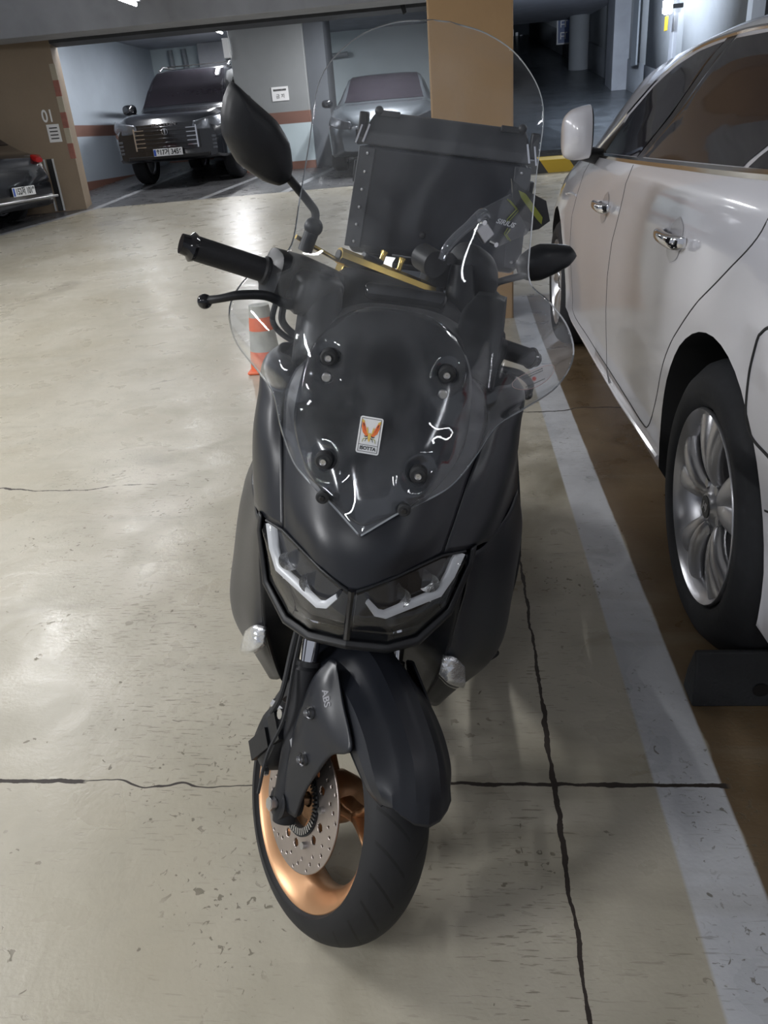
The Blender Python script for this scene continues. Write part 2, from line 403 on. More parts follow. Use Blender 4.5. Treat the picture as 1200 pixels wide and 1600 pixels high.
    sB = n.AND(scratch(1.35, .63, (2, 22, 1)), n.mr(n.noise(1.4, 3), .5, .62))
    sC = n.AND(scratch(.2, .63, (4, 30, 1)), n.mr(n.noise(1.7, 3), .5, .6))
    chips = n.AND(n.mr(n.noise(31, 3, .6), .70, .72), n.mr(n.noise(2.7, 2), .42, .5))
    chips2 = n.AND(n.mr(n.noise(60, 4, 1), .63, .66), n.mr(n.noise(3, 3), .52, .60))
    nearm = n.mr(Y, 2.5, 6, 1, .25)
    dirt = n.OR(n('MULTIPLY', n.OR(sA, sB, sC), .55), n('MULTIPLY', n.OR(chips, chips2), .75))
    dirt = n('MULTIPLY', dirt, nearm)
    streak = n.mr(n.noise(1.1, 5, 0, sc=(1.2, 7, 1), rot=.15), .60, .72, 0, .30)
    col = n.mix(n('MULTIPLY', streak, n.mr(far, 0, 1, 1, 0)), col, (.22, .20, .16))
    col = n.mix(dirt, col, (.11, .095, .065)); col = n.mix(joints, col, (.035, .027, .022))
    oil = n.mr(n.noise(1.25, 2, .2), .66, .72, 0, .35)
    col = n.mix(oil, col, (.18, .16, .13))
    n.L.new(col, n.b.inputs['Base Color'])
    r = n('ADD', n.mr(mid, .3, .7, .24, .40), n('MULTIPLY', dirt, .2)); r = n('ADD', r, n('MULTIPLY', joints, .3))
    n.L.new(r, n.b.inputs['Roughness'])
    n.b.inputs['Specular IOR Level'].default_value = .38
    h = n('ADD', n('MULTIPLY', n.noise(9, 6, .8), .5), n('MULTIPLY', n.noise(110, 3), .12))
    h = n('SUBTRACT', h, n('MULTIPLY', joints, .8)); h = n('SUBTRACT', h, n('MULTIPLY', dirt, .15))
    bp = n.N.new('ShaderNodeBump'); bp.inputs['Strength'].default_value = .45; bp.inputs['Distance'].default_value = .008
    n.L.new(h, bp.inputs['Height']); n.L.new(bp.outputs[0], n.b.inputs['Normal'])
    return n.m
def wall_mat(name, col, var=.08, rough=.7, bump=.1, scale=3):
    n = NT(name); a = n.noise(scale, 6, .4); b = n.noise(scale*12, 4)
    d = tuple(c*(1-var*2) for c in col)
    c = n.mix(n.mr(a, .3, .7), d, col); c = n.mix(n.mr(b, .6, .8, 0, .3), c, tuple(x*.7 for x in col))
    n.L.new(c, n.b.inputs['Base Color']); n.b.inputs['Roughness'].default_value = rough
    bp = n.N.new('ShaderNodeBump'); bp.inputs['Strength'].default_value = bump; bp.inputs['Distance'].default_value = .01
    n.L.new(b, bp.inputs['Height']); n.L.new(bp.outputs[0], n.b.inputs['Normal'])
    return n.m
def striped_wall(name, base, low, z1, z2, zb, floor_z=None):
    """painted wall: dado below, brown stripe z1..z2, brown base up to zb (object z)"""
    n = NT(name); a = n.noise(2.2, 5, .4)
    c = n.mix(n.mr(a, .3, .7), tuple(x*.92 for x in base), base)
    c = n.mix(n.mr(n.Z, z1-.01, z1+.01, 1, 0), c, low)
    c = n.mix(n.band(n.Z, z1, z2, .005), c, (.17, .09, .07))
    c = n.mix(n.mr(n.Z, zb-.005, zb+.005, 1, 0), c, (.20, .10, .075))
    n.L.new(c, n.b.inputs['Base Color']); n.b.inputs['Roughness'].default_value = .6
    return n.m
M['concrete'] = wall_mat('grey_concrete', (.37, .385, .42), .1)
M['ceil'] = wall_mat('ceiling_paint', (.46, .48, .54), .1)
M['beamdark'] = wall_mat('dark_ceiling_paint', (.07, .075, .085), .1)
M['brownwall'] = wall_mat('ochre_pillar_paint', (.36, .225, .105), .05, .6, .12, 2.5)
M['brownwall2'] = wall_mat('ochre_pillar_paint_dusty', (.27, .205, .14), .05, .65, .12, 2.5)
M['ramp'] = wall_mat('ramp_concrete', (.10, .11, .12), .25, .25, .8, 4)
M['rampwall_hi'] = wall_mat('ramp_wall_light', (.36, .38, .40), .05)
M['rampwall_lo'] = wall_mat('ramp_wall_grey', (.20, .215, .235), .08)
M['yellow'] = wall_mat('curb_yellow', (.62, .42, .03), .1, .55)
M['curbblack'] = wall_mat('curb_black', (.05, .05, .05), .1, .6)
M['rubberblock'] = wall_mat('rubber_block', (.020, .021, .023), .15, .7, .2, 12)
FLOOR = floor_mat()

# ================================================================== SETTING
mb = MB()
ys = [-3+.5*i for i in range(16)]+[4.6+.1*i for i in range(0, 12)]+[6+.5*i for i in range(30)]
ys = sorted(set(round(y, 3) for y in ys if y <= 20.5))
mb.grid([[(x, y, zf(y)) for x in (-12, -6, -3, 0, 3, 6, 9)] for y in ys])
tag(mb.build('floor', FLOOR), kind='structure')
mb = MB(); mb.box((-12, -3, 3.05), (9, 21, 3.2)); tag(mb.build('ceiling', M['ceil']), kind='structure')
# back walls of the far bays
bw = striped_wall('bay_wall_paint', (.54, .63, .67), (.50, .58, .63), 1.42, 1.58, .85)
mb = MB(); mb.box((-6.7, 19.0, .3), (1.0, 19.2, 3.1)); tag(mb.build('wall_back', bw), kind='structure')
sw = striped_wall('side_wall_paint', (.37, .42, .48), (.36, .41, .47), 1.42, 1.60, .70)
mb = MB(); mb.box((-6.75, 12.2, .3), (-6.5, 19.0, 3.1)); tag(mb.build('wall_left', sw), kind='structure')
mb = MB(); mb.box((-12, 12.6, .2), (-6.7, 12.8, 3.1)); tag(mb.build('wall_far_left', M['brownwall2']), kind='structure')
# grey pilaster wall between the bays
pw = striped_wall('pilaster_paint', (.23, .24, .245), (.40, .47, .50), 1.36, 1.55, .74)
def thing_mesh(mb, name, mats, label, cat_, group=None, **k): return tag(mb.build(name, mats, **k), label, cat_, group)
mb = MB(); mb.box((-3.85, 15.4, .3), (-2.55, 16.0, 3.1))
pil = thing_mesh(mb, 'wall_pier', pw, 'wide grey concrete pier with a brown stripe between the two far parked cars', 'pillar', bevel=.01)
pd = wall_mat('pier_shadow_side', (.10, .11, .125), .05)  # shaded side of the pier, its shade put into a darker grey
mb = MB(); mb.box((-2.546, 15.5, .3), (-2.2, 16.4, 3.05)); thing_mesh(mb, 'side_pier', pd, 'narrow strip behind the wide grey pier, coloured dark for its shaded side', 'pillar')
# notice on pier
mb = MB(); mb.box((-3.20, 15.388, 1.73), (-2.90, 15.398, 1.95))
nt_ = thing_mesh(mb, 'wall_notice', M['white'], 'small white printed notice on the wide grey pier', 'notice')
mb = MB()
for k in range(9): mb.box((-3.165+.026*k, 15.384, 1.885), (-3.165+.026*k+.018, 15.387, 1.915))
mb.build('notice_print', M['ink'], nt_, local=Matrix())
t = text_mb('금 지', .075, lambda x, y: Vector((-3.05+x, 15.385, 1.80+y))); t.build('notice_text', M['ink'], nt_, local=Matrix())
# beams
mb = MB(); mb.box((-7, 11.0, 2.52), (.6, 11.5, 3.04)); thing_mesh(mb, 'ceiling_beam', M['concrete'], 'light grey concrete beam crossing the ceiling in front of the far bays', 'beam', bevel=.01)
mb = MB(); mb.box((-7, 12.0, 2.54), (.6, 12.5, 3.04)); thing_mesh(mb, 'ceiling_beam', M['beamdark'], 'dark grey beam along the ceiling just behind the light concrete beam', 'beam')
mb = MB()
mb.tube([(-1.9, 11.75, 2.75), (-1.6, 11.75, 2.62), (-1.2, 11.75, 2.62), (-1.0, 11.8, 2.75)], .025, 8)
thing_mesh(mb, 'conduit_pipe', M['pipe'], 'thin grey conduit bent under the ceiling beside the hanging bracket', 'pipe')
mb = MB(); mb.prism([(-.75, 11.8, 2.9), (-.65, 11.8, 2.9), (-.57, 11.8, 2.47), (-.62, 11.8, 2.45)], (0, .05, 0))
thing_mesh(mb, 'hanging_bracket', M['trimblack'], 'dark pointed bracket hanging from the ceiling near the ochre pillar', 'bracket', bevel=.005)
# pipes and ducts on the back wall above the SUV
mb = MB(); mb.cyl((-4.6, 18.9, 2.55), (-2.2, 18.9, 2.62), .05, 12); mb.cyl((-4.5, 18.85, 2.7), (-4.5, 18.85, .9), .04, 10)
mb.cyl((-3.3, 18.9, 2.64), (-3.3, 18.9, 2.5), .07, 10)
thing_mesh(mb, 'wall_pipe', M['pipe'], 'pale pipe run along the back wall above the black SUV', 'pipe')
mb = MB(); mb.box((-5.35, 18.6, .6), (-4.75, 18.98, 3.05))
thing_mesh(mb, 'duct_column', M['concrete'], 'grey concrete column with pipe clamps behind the black SUV', 'column', bevel=.02)
mb = MB(); mb.cyl((-5.5, 18.53, 2.5), (-4.6, 18.53, 2.52), .05, 10); mb.cyl((-5.2, 18.55, 2.38), (-4.6, 18.55, 2.40), .04, 10); mb.box((-5.15, 18.45, 2.33), (-4.95, 18.58, 2.6))
thing_mesh(mb, 'pipe_clamp', M['steel'], 'pair of short metal pipes clamped to the grey column behind the black SUV', 'pipe')
mb = MB(); mb.box((-3.94, 15.30, 2.45), (-3.83, 15.385, 2.75)); thing_mesh(mb, 'junction_box', M['white'], 'small pale junction box on the left edge of the wide grey pier', 'electrical box', bevel=.01)
for xx in (-6.05, -5.75):
    mb = MB(); mb.tube([(xx, 18.95, 3.0), (xx+.05, 18.95, 1.6)], .06, 10)
    thing_mesh(mb, 'drain_pipe', M['pipe'], ('left' if xx < -6 else 'right')+' of two upright grey drain pipes behind the black SUV roof', 'pipe', 'drain pipes')

# ochre pillar behind the scooter
mb = MB(); mb.prism([(-.135, 5.07, -.02), (.335, 5.03, -.02), (.36, 5.5, -.02), (-.12, 5.6, -.02)], (0, 0, 3.06))
thing_mesh(mb, 'concrete_pillar', M['brownwall'], 'square ochre painted pillar standing behind the black scooter and its top box', 'pillar', bevel=.012)
# left ochre pillar 01
pl = empty('concrete_pillar', (-6.05, 12.0, .35), 'broad dusty ochre pillar numbered 01 at the left edge behind the dark parked car', 'pillar')
def LP(x, z, off=0):  # point on its front face, x from the right edge, z absolute
    a = Vector((-5.50, 12.0, 0)); d = Vector((-1.06, -.30, 0)).normalized(); nn = Vector((.27, -.96, 0)).normalized()
    p = a+d*(-x)+nn*off; return Vector((p.x+6.05, p.y-12.0, z-.35))
mb = MB(); mb.prism([LP(0, .3), LP(-1.35, .3), LP(-1.35, .3, -.6), LP(0, .3, -.6)], (0, 0, 2.75)); mb.build('pillar_body', M['brownwall2'], pl, local=Matrix())
cg = mb = MB(); zc = 1.10; kk = 0
while zc < 2.2:
    mb.cur = kk % 2; mb.prism([LP(.010, zc, .008), LP(-.065, zc, .008), LP(-.065, zc+.2, .008), LP(.010, zc+.2, .008)], (.0, .02, 0)); zc += .2; kk += 1
M['guard_red'] = mat('guard_red', (.30, .11, .08), .6, noise=.3); M['guard_cream'] = mat('guard_cream', (.42, .37, .28), .6, noise=.1)
g = mb.build('corner_guard', [M['guard_red'], M['guard_cream']], pl, local=Matrix()); g['label'] = 'red and cream striped corner guard'
def lpp(cx, cz, off=.012): return lambda x, y: LP(cx+x, cz+y, off)
text_mb('01', .22, lpp(-.24, 1.66), sx=.75, bold=.004).build('number_text', M['white'], pl, local=Matrix())
mb = MB(); mb.prism([LP(-.29, 1.33, .01), LP(-.12, 1.33, .01), LP(-.12, 1.56, .01), LP(-.29, 1.56, .01)], (0, -.004, 0)); nb = mb.build('notice_sheet', M['white'], pl, local=Matrix())
mb = MB()
for i in range(4): mb.prism([LP(-.26, 1.37+i*.045, .022), LP(-.15, 1.37+i*.045, .022), LP(-.15, 1.385+i*.045, .022), LP(-.26, 1.385+i*.045, .022)], (0, -.001, 0))
mb.build('printed_lines', M['ink'], nb, local=Matrix())
mb = MB(); mb.cur = 0
for xo in (-.42, -.30):
    mb.prism([LP(xo, .42, .012), LP(xo-.018, .42, .012), LP(xo-.018, 1.12, .012), LP(xo, 1.12, .012)], (0, -.02, 0))
mb.build('guard_strip', M['silver'], pl, local=Matrix())
mb = MB(); mb.prism([LP(-.40, .42, .004), LP(-.32, .42, .004), LP(-.32, 1.12, .004), LP(-.40, 1.12, .004)], (0, -.008, 0)); mb.build('guard_rubber', M['trimblack'], pl, local=Matrix())

# ramp on the right beyond the curb
def rz(Y): return .49+.18*max(0, Y-13)
mb = MB(); mb.grid([[(x, y, rz(y)+(.004 if y > 13 else .0)) for x in (.7, 2.2, 3.8, 5.2)] for y in (12.65, 13, 13.5, 15, 17, 20, 24, 28)])
tag(mb.build('floor_ramp', M['ramp'], solid=.2, offset=-1), kind='structure')
prof = [(3.95, 12.7), (3.62, 14.75), (3.42, 16.43), (3.2, 18.1), (2.97, 20.6), (2.73, 22.8), (2.3, 27.5)]
cut = 12
def ramp_pt(i):
    k = i; return prof[k]
segs = [(prof[i], prof[i+1]) for i in range(len(prof)-1)]
for i, (a, b) in enumerate(segs):
    mb = MB(); lo = .72
    za, zb = rz(a[1]), rz(b[1])
    mb.cur = 0; mb.add([(a[0], a[1], za-.1), (b[0], b[1], zb-.1), (b[0], b[1], zb+lo), (a[0], a[1], za+lo)], [(0, 1, 2, 3)])
    mb.add([(a[0]+.02, a[1], za+lo), (b[0]+.02, b[1], zb+lo), (b[0]+.02, b[1], 5.4), (a[0]+.02, a[1], 5.0)], [(0, 1, 2, 3)]); mb.m[-1] = 1
    o = mb.build('wall_right', [M['rampwall_lo'], M['rampwall_hi']], solid=.15, offset=1, fixn=False); tag(o, kind='structure')
# round columns / pilasters on the ramp wall
mb = MB(); mb.cyl((2.80, 20.4, 1.6), (2.80, 20.4, 5.2), .22, 24)
thing_mesh(mb, 'round_column', M['rampwall_hi'], 'pale round column lit by a lamp partway up the ramp wall', 'column')
for (x, y) in ((3.12, 17.6),):
    mb = MB(); mb.box((x-.10, y-.25, rz(y)-.2), (x+.3, y+.5, 5.0)); thing_mesh(mb, 'wall_pilaster', M['concrete'], 'grey pilaster on the ramp wall between two light panels', 'pilaster', bevel=.01)
mb = MB(); mb.box((3.55, 15.0, rz(15)-.2), (3.9, 15.25, 5)); thing_mesh(mb, 'wall_pilaster', M['concrete'], 'grey pilaster on the ramp wall nearest the white car roof', 'pilaster', bevel=.01)
# near right wall and corridor posts behind white car
mb = MB(); mb.box((3.95, 12.4, .3), (9, 12.7, 3.1)); tag(mb.build('wall_far_right', M['rampwall_hi']), kind='structure')
mb = MB(); mb.box((8.9, -3, -.1), (9.1, 12.6, 3.1)); tag(mb.build('wall_near_right', M['rampwall_hi']), kind='structure')
mb = MB(); mb.box((3.92, 11.9, .3), (4.15, 12.4, 3.1)); thing_mesh(mb, 'door_post', M['beamdark'], 'dark post at the corner where the ramp wall meets the garage wall', 'post')
# dark opening up the ramp: shade put into end wall and ceiling colour
mb = MB(); mb.box((-1, 28, 1), (6, 28.2, 7)); tag(mb.build('wall_dark_opening', mat('dark_void_wall', (.020, .026, .034), .8, noise=.3, nscale=2)), kind='structure')
mb = MB(); mb.box((.55, 12.65, .3), (.75, 28, 6)); tag(mb.build('wall_ramp_left', M['beamdark']), kind='structure')
mb = MB(); mb.box((.5, 21, 4.6), (6, 28.2, 4.8)); tag(mb.build('ceiling_ramp', M['beamdark']), kind='structure')
for i in range(3):  # far small lights, their glow put in as pale colour on slats
    mb = MB(); mb.box((1.80+.13*i, 27.9, 3.05), (1.87+.13*i, 27.99, 3.55-.08*i)); thing_mesh(mb, 'distant_lamp', M['fixture'], ['leftmost', 'middle', 'rightmost'][i]+' of three far small lights at the dark ramp end, put in as pale slats', 'sign', 'far lights at the ramp end')
# vertical blue-white sign
sg = empty('hanging_sign', (2.58, 21.4, 3.0), 'upright blue and white lettered sign on the ramp wall beside the round column', 'sign')
mb = MB(); mb.box((-.16, -.03, -.40), (.16, .03, .65)); mb.build('sign_frame', M['white'], sg, local=Matrix(), bevel=.008)
mb = MB(); mb.box((-.13, -.036, -.37), (.13, -.03, .62)); mb.build('sign_face', mat('sign_blue', (.10, .14, .28), .4), sg, local=Matrix())
for i in range(4):
    mb = MB(); zc_ = .48-.235*i
    mb.box((-.08, -.042, zc_+.05), (.08, -.037, zc_+.07)); mb.box((-.08, -.042, zc_-.07), (-.055, -.037, zc_+.05)); mb.box((.02, -.042, zc_-.07), (.045, -.037, zc_+.05)); mb.box((-.055, -.042, zc_-.02), (.02, -.037, zc_+.0))
    mb.build('sign_character', M['white'], sg, local=Matrix())
# wall lamps on the ramp
for k, (x, y, z, lab) in enumerate(((3.40, 14.85, 2.54, 'glowing cool wall lamp above the yellow tag on the ramp wall'), (2.52, 19.9, 3.42, 'glowing wall lamp at the top of the pale round column'))):
    e = empty('wall_lamp', (x, y, z), lab, 'lamp')
    mb = MB(); mb.sellipse([(-.10, 0, 0, .05, .04), (-.08, 0, 0, .075, .06), (.08, 0, 0, .075, .06), (.10, 0, 0, .05, .04)], axis='z', e=.8); mb.build('lamp_shade', M['lamp_spot'], e, local=Matrix())
    mb = MB(); mb.box((.0, -.03, -.03), (.25, .03, .03)); mb.build('bracket', M['trimblack'], e, local=Matrix())
    ld = bpy.data.lights.new('lamp_light', 'POINT'); ld.energy = 170; ld.color = (.78, .87, 1); ld.shadow_soft_size = .1
    lo = bpy.data.objects.new('lamp_light', ld); COL.objects.link(lo); lo.parent = e; lo.location = (-.9, -.6, -.2)
mb = MB(); mb.box((3.40, 14.88, 2.22), (3.43, 15.0, 2.42))
thing_mesh(mb, 'yellow_tag', M['yellow'], 'small yellow tag hanging under the ramp wall lamp', 'sign', bevel=.004)
mb = MB(); mb.box((3.28, 16.5, rz(16.5)+.72), (3.315, 16.95, 3.3)); thing_mesh(mb, 'utility_cabinet', M['pipe'], 'tall narrow grey cabinet door on the ramp wall beside the lamp', 'cabinet', bevel=.01)
# curb
n = NT('curb_paint'); v = n('FRACT', n('ADD', n('MULTIPLY', n.X, 1.25), n('MULTIPLY', n.Z, .9)))
c = n.mix(n('GREATER_THAN', v, .5), (.60, .40, .03), (.05, .05, .05)); n.L.new(c, n.b.inputs['Base Color']); n.b.inputs['Roughness'].default_value = .6
mb = MB(); zz = zf(12.3); mb.prism([(.45, 12.12, zz-.05), (3.9, 12.22, zz-.05), (3.9, 12.24, zz+.16), (.45, 12.14, zz+.16)], (0, .55, .03))
thing_mesh(mb, 'curb', n.m, 'yellow and black painted concrete curb across the foot of the ramp', 'curb', bevel=.02)

# ceiling tube lamps, some of them unseen and added as fill
lamp_lab = ['tube lamp over the drive aisle left of the scooter handlebar', 'second tube lamp in the left ceiling row', 'far tube lamp in the left ceiling row nearest the beams',
            'unseen fill tube lamp added to the left ceiling row level with the scooter', 'unseen fill tube lamp added at the near end of the left ceiling row', 'unseen fill tube lamp added at the near end of the right side',
            'unseen fill tube lamp added above the white car', 'unseen fill tube lamp added on the right near the ramp curb', 'unseen fill tube lamp added over the aisle behind the camera', 'tube lamp over the far left bay by the side wall', 'tube lamp by the back wall above the dark silver sedan', 'tube lamp by the back wall above the black SUV']
for (x, y, z), wt, lb in zip(LAMPS, LAMP_W, lamp_lab):
    e = empty('tube_lamp', (x, y, z+.08), lb, 'lamp', 'ceiling tube lamps')
    mb = MB(); mb.box((-.06, -.64, 0), (.06, .64, .05)); mb.build('housing', M['fixture'], e, local=Matrix(), bevel=.01)
    mb = MB(); mb.cyl((0, -.6, -.03), (0, .6, -.03), .018, 14); mb.build('tube', M['lamp'], e, local=Matrix())
    for hy in (-.45, .45): MB().cyl((0, hy, .05), (0, hy, 3.06-z-.08), .008, 8).build('hanger_rod', M['steel'], e, local=Matrix())
    ld = bpy.data.lights.new('lamp_light', 'AREA'); ld.shape = 'RECTANGLE'; ld.size = .06; ld.size_y = 1.2; ld.energy = wt*1.0; ld.color = (.98, .985, 1)
    lo = bpy.data.objects.new('lamp_light', ld); COL.objects.link(lo); lo.parent = e; lo.location = (0, 0, -.055)

# wheel stop behind the white car's rear tyre
mb = MB(); mb.prism([(.465, 1.345, 0), (.465, 1.349, .095), (.465, 1.362, .132), (.465, 1.372, .132), (.465, 1.405, .06), (.465, 1.42, 0)], (.60, 0, 0))
ws = thing_mesh(mb, 'wheel_stop', M['rubberblock'], 'black rubber wheel stop block behind the rear tyre of the white car', 'wheel stop', bevel=.012)
mb = MB(); mb.cyl((.60, 1.344, .045), (.60, 1.35, .045), .016, 18); mb.build('bolt_recess', M['trimblack'], ws, local=Matrix())

# traffic cone
cn = empty('traffic_cone', (-1.075, 4.15, 0), 'small orange traffic cone with grey band behind the scooter windshield', 'traffic cone')
def cr(z): return .092-.038*z/.37
mb = MB(); zs = [.02, .16, .161, .30, .301, .43, .431, .48]
for i, (a, b, k) in enumerate(((.02, .12, 0), (.12, .23, 1), (.23, .30, 0), (.30, .36, 1))):
    mb.cur = k; mb.lathe([(a, cr(a)), (b, cr(b))], 32, 'z', closed=False)
mb.cur = 1; mb.lathe([(.36, cr(.36)), (.362, .006)], 32, 'z', closed=False)
mb.build('cone_body', [M['cone_o'], M['cone_w']], cn, local=Matrix())
mb = MB(); mb.box((-.093, -.093, 0), (.093, .093, .02)); mb.build('base', M['cone_o'], cn, local=Matrix(), bevel=.01)

# ================================================================== CARS
class CarShape:
    """y: along the car (front +), x: half width, z: up.  station = (y, wmax, zs, zb, wb, zr, wr)"""
    def __init__(s, st): s.st = st
    def at(s, y):
        st = s.st
        if y <= st[0][0]: return st[0]
        for i in range(len(st)-1):
            if st[i][0] <= y <= st[i+1][0]:
                t = (y-st[i][0])/(st[i+1][0]-st[i][0])
                p = [st[max(0, i-1)], st[i], st[i+1], st[min(len(st)-1, i+2)]]
                out = []
                for k in range(7):
                    v = cat(p[0][k], p[1][k], p[2][k], p[3][k], t); lo, hi = min(p[1][k], p[2][k]), max(p[1][k], p[2][k]); out.append(min(max(v, lo), hi))
                out[0] = y; return out
        return st[-1]
    def sec(s, y):
        _, w, zs, zb, wb, zr, wr = s.at(y)
        h = zb-zs
        g = [(0, zs), (w-.16, zs), (w-.05, zs+.01), (w-.015, zs+.06*h/.75), (w-.012, zs+.22*h), (w-.004, zs+.40*h), (w, zs+.55*h), (w-.004, zs+.70*h), (w-.004-.25*(w-wb), zs+.82*h), (w-.6*(w-wb), zs+.93*h), (wb, zb)]
        k = zr-zb
        g += [(wb-.025, zb+.03*min(1, k*4)), (wb-.025-(wb-.025-wr)*.35, zb+.35*k), (wb-.025-(wb-.025-wr)*.75, zb+.72*k), (wr, zb+.90*k), (wr-.06, zb+.965*k), (wr*.6, zr-.004), (wr*.3, zr), (0, zr)]
        return g
    def side_x(s, y, z):
        g = s.sec(y)
        for i in range(2, len(g)-4):
            if g[i][1] <= z <= g[i+1][1]:
                t = (z-g[i][1])/max(1e-6, g[i+1][1]-g[i][1]); return g[i][0]+(g[i+1][0]-g[i][0])*t
        return g[6][0]
    def top_z(s, y, x):
        g = s.sec(y)[10:]; x = abs(x)
        for i in range(len(g)-1):
            if g[i+1][0] <= x <= g[i][0]:
                t = (x-g[i][0])/min(-1e-6, g[i+1][0]-g[i][0]); return g[i][1]+(g[i+1][1]-g[i][1])*t
        return g[0][1]
    def body(s, n=80):
        mb = MB(); y0, y1 = s.st[0][0], s.st[-1][0]
        ys = [y0+(y1-y0)*i/n for i in range(n+1)]; rings = []
        for y in ys:
            g = s.sec(y); rings.append([(-x, y, z) for x, z in reversed(g[1:-1])]+[(0, y, g[0][1])]+[(x, y, z) for x, z in g[1:]])
        m = len(rings[0]); vs = [p for r in rings for p in r]; fs = []
        for i in range(n):
            for k in range(m): fs.append((i*m+k, i*m+(k+1) % m, (i+1)*m+(k+1) % m, (i+1)*m+k))
        fs.append(tuple(reversed(range(m)))); fs.append(tuple(range(n*m, (n+1)*m)))
        return mb.add(vs, fs)
    def side_panel(s, poly, side=-1, off=.004, n=24, m=8):
        """strip mesh of a (y, z) polygon laid on the side"""
        mb = MB(); ya = min(p[0] for p in poly); yb = max(p[0] for p in poly); rows = []
        for i in range(n+1):
            y = ya+(yb-ya)*(i/n*.998+.001); zs = []
            for k in range(len(poly)):
                a, b = poly[k], poly[(k+1) % len(poly)]
                if (a[0]-y)*(b[0]-y) < 0 or a[0] == y: zs.append(a[1]+(b[1]-a[1])*(y-a[0])/(b[0]-a[0]))
            lo, hi = (min(zs), max(zs)) if zs else (poly[0][1], poly[0][1])
            rows.append([(side*(s.side_x(y, z)+off), y, z) for z in [lo+(hi-lo)*j/m for j in range(m+1)]])
        return mb.grid(rows)
    def side_line(s, pts, r=.003, side=-1, off=0, n=40, mb=None, flat=None):
        mb = mb or MB(); P = spline([(p[0], p[1], 0) for p in pts], n) if len(pts) > 2 else [Vector((pts[0][0]+(pts[1][0]-pts[0][0])*i/(n-1), pts[0][1]+(pts[1][1]-pts[0][1])*i/(n-1), 0)) for i in range(n)]
        return mb.tube([(side*(s.side_x(p.x, p.y)+off), p.x, p.y) for p in P], r, 6)
    def top_panel(s, ya, yb, fa, fb, off=.004, n=14, m=14):
        mb = MB(); rows = []
        for i in range(n+1):
            t = i/n; y = ya+(yb-ya)*t; w = fa+(fb-fa)*t
            rows.append([(x, y, s.top_z(y, x)+off) for x in [w*(2*j/m-1) for j in range(m+1)]])
        return mb.grid(rows)
def cut_arches(body, centres, r, depth, w, zc=.33):
    for (y, side) in centres:
        mb = MB(); mb.cyl((side*(w+.3), y, zc), (side*(w-depth), y, zc), r, 48)
        c = mb.build('cutter', M['arch']); c.parent = body.parent
        md = body.modifiers.new('arch', 'BOOLEAN'); md.operation = 'DIFFERENCE'; md.object = c; md.solver = 'EXACT'
        try: md.material_mode = 'TRANSFER'
        except Exception: pass
        bpy.context.view_layer.update(); dg = bpy.context.evaluated_depsgraph_get()
        me = bpy.data.meshes.new_from_object(body.evaluated_get(dg)); body.modifiers.clear(); body.data = me
        bpy.data.objects.remove(c)
    body.data.shade_smooth()
    try: body.data.set_sharp_from_angle(angle=math.radians(32))
    except Exception: pass
def car_wheel(parent, x, y, side, r=.33, rr=.222, wd=.20, z=None, spokes=5, detail=True, name='wheel'):
    z = r if z is None else z
    # wheel local: axis x, outer face towards +x*side
    L = Matrix.Translation((x, y, z)) @ (Matrix.Identity(4) if side > 0 else Matrix.Rotation(PI, 4, 'Z'))
    mb = MB(); h = wd/2
    mb.lathe([(h-.012, rr+.002), (h+.004, rr+.02), (h+.008, (rr+r)/2), (h-.004, r-.03), (h-.03, r-.006), (h-.05, r), (-h+.05, r), (-h+.03, r-.006), (-h, r-.03), (-h, rr)], 72)
    ty = mb.build('wheel', M['tyre'], parent, local=L, angle=40)
    mb = MB(); mb.lathe([(h-.006, rr+.004), (h+.002, rr), (h-.010, rr-.012), (h-.05, rr-.03), (-h, rr-.04), (-h, rr-.02)], 64, closed=False)
    mb.build('rim', M['alloy'], ty, local=Matrix(), solid=.003)
    mb = MB(); mb.lathe([(-h+.05, .02), (-h+.05, rr-.06), (-h+.03, rr-.06), (-h+.03, .02)], 40); mb.build('brake_disc', M['steel'], ty, local=Matrix())
    mb = MB()
    for k in range(spokes):
        a0 = 2*PI*k/spokes+PI/2+.15
        for s_, dw in ((-1, .155), (1, .155)):
            a = a0
            def P(rad, ang, xx): return (xx, rad*math.cos(ang), rad*math.sin(ang))
            # each spoke is a forked blade: wide at the rim, waisted at the hub
            rows = []
            for t, rad in ((0, .045), (.3, .085), (.6, .14), (.85, .19), (1, rr-.006)):
                c0 = a+s_*(.20*t**.8+.02); wdt = (.020+.020*t)/max(rad, .05)
                xo = h-.035+.02*math.sin(PI*min(1, t*.9))+.012*t
                rows.append([P(rad, c0-wdt, xo-.020), P(rad, c0-wdt*.7, xo), P(rad, c0, xo+.006), P(rad, c0+wdt*.7, xo), P(rad, c0+wdt, xo-.020)])
            mb.patch(rows, 9, 12)
    if detail:
        mb.build('spokes', M['alloy'], ty, local=Matrix(), solid=.02, angle=50)
        for k in range(spokes):
            a = 2*PI*(k+.5)/spokes+PI/2+.15; MB().cyl((h-.045, .057*math.cos(a), .057*math.sin(a)), (h-.022, .057*math.cos(a), .057*math.sin(a)), .012, 6).build('lug_nut', M['steel'], ty, local=Matrix())
    else: mb.build('spokes', M['alloy'], ty, local=Matrix(), solid=.02)
    mb = MB(); mb.lathe([(h-.06, .001), (h-.06, .06), (h-.03, .055), (h-.02, .034), (h-.014, .03), (h-.012, .001)], 36, closed=False); mb.build('hub_cap', M['alloy'], ty, local=Matrix())
    if detail:
        mb = MB(); mb.lathe([(h-.013, .001), (h-.0115, .026), (h-.018, .027)], 30, closed=False); q = mb.build('centre_badge', M['trimblack'], ty, local=Matrix())
        text_mb('H', .034, lambda xx, yy: Vector((h-.010, -xx*1.3-yy*.35 if side > 0 else xx*1.3+yy*.35, yy))).build('badge_letter', M['steel'], ty, local=Matrix())
    return ty

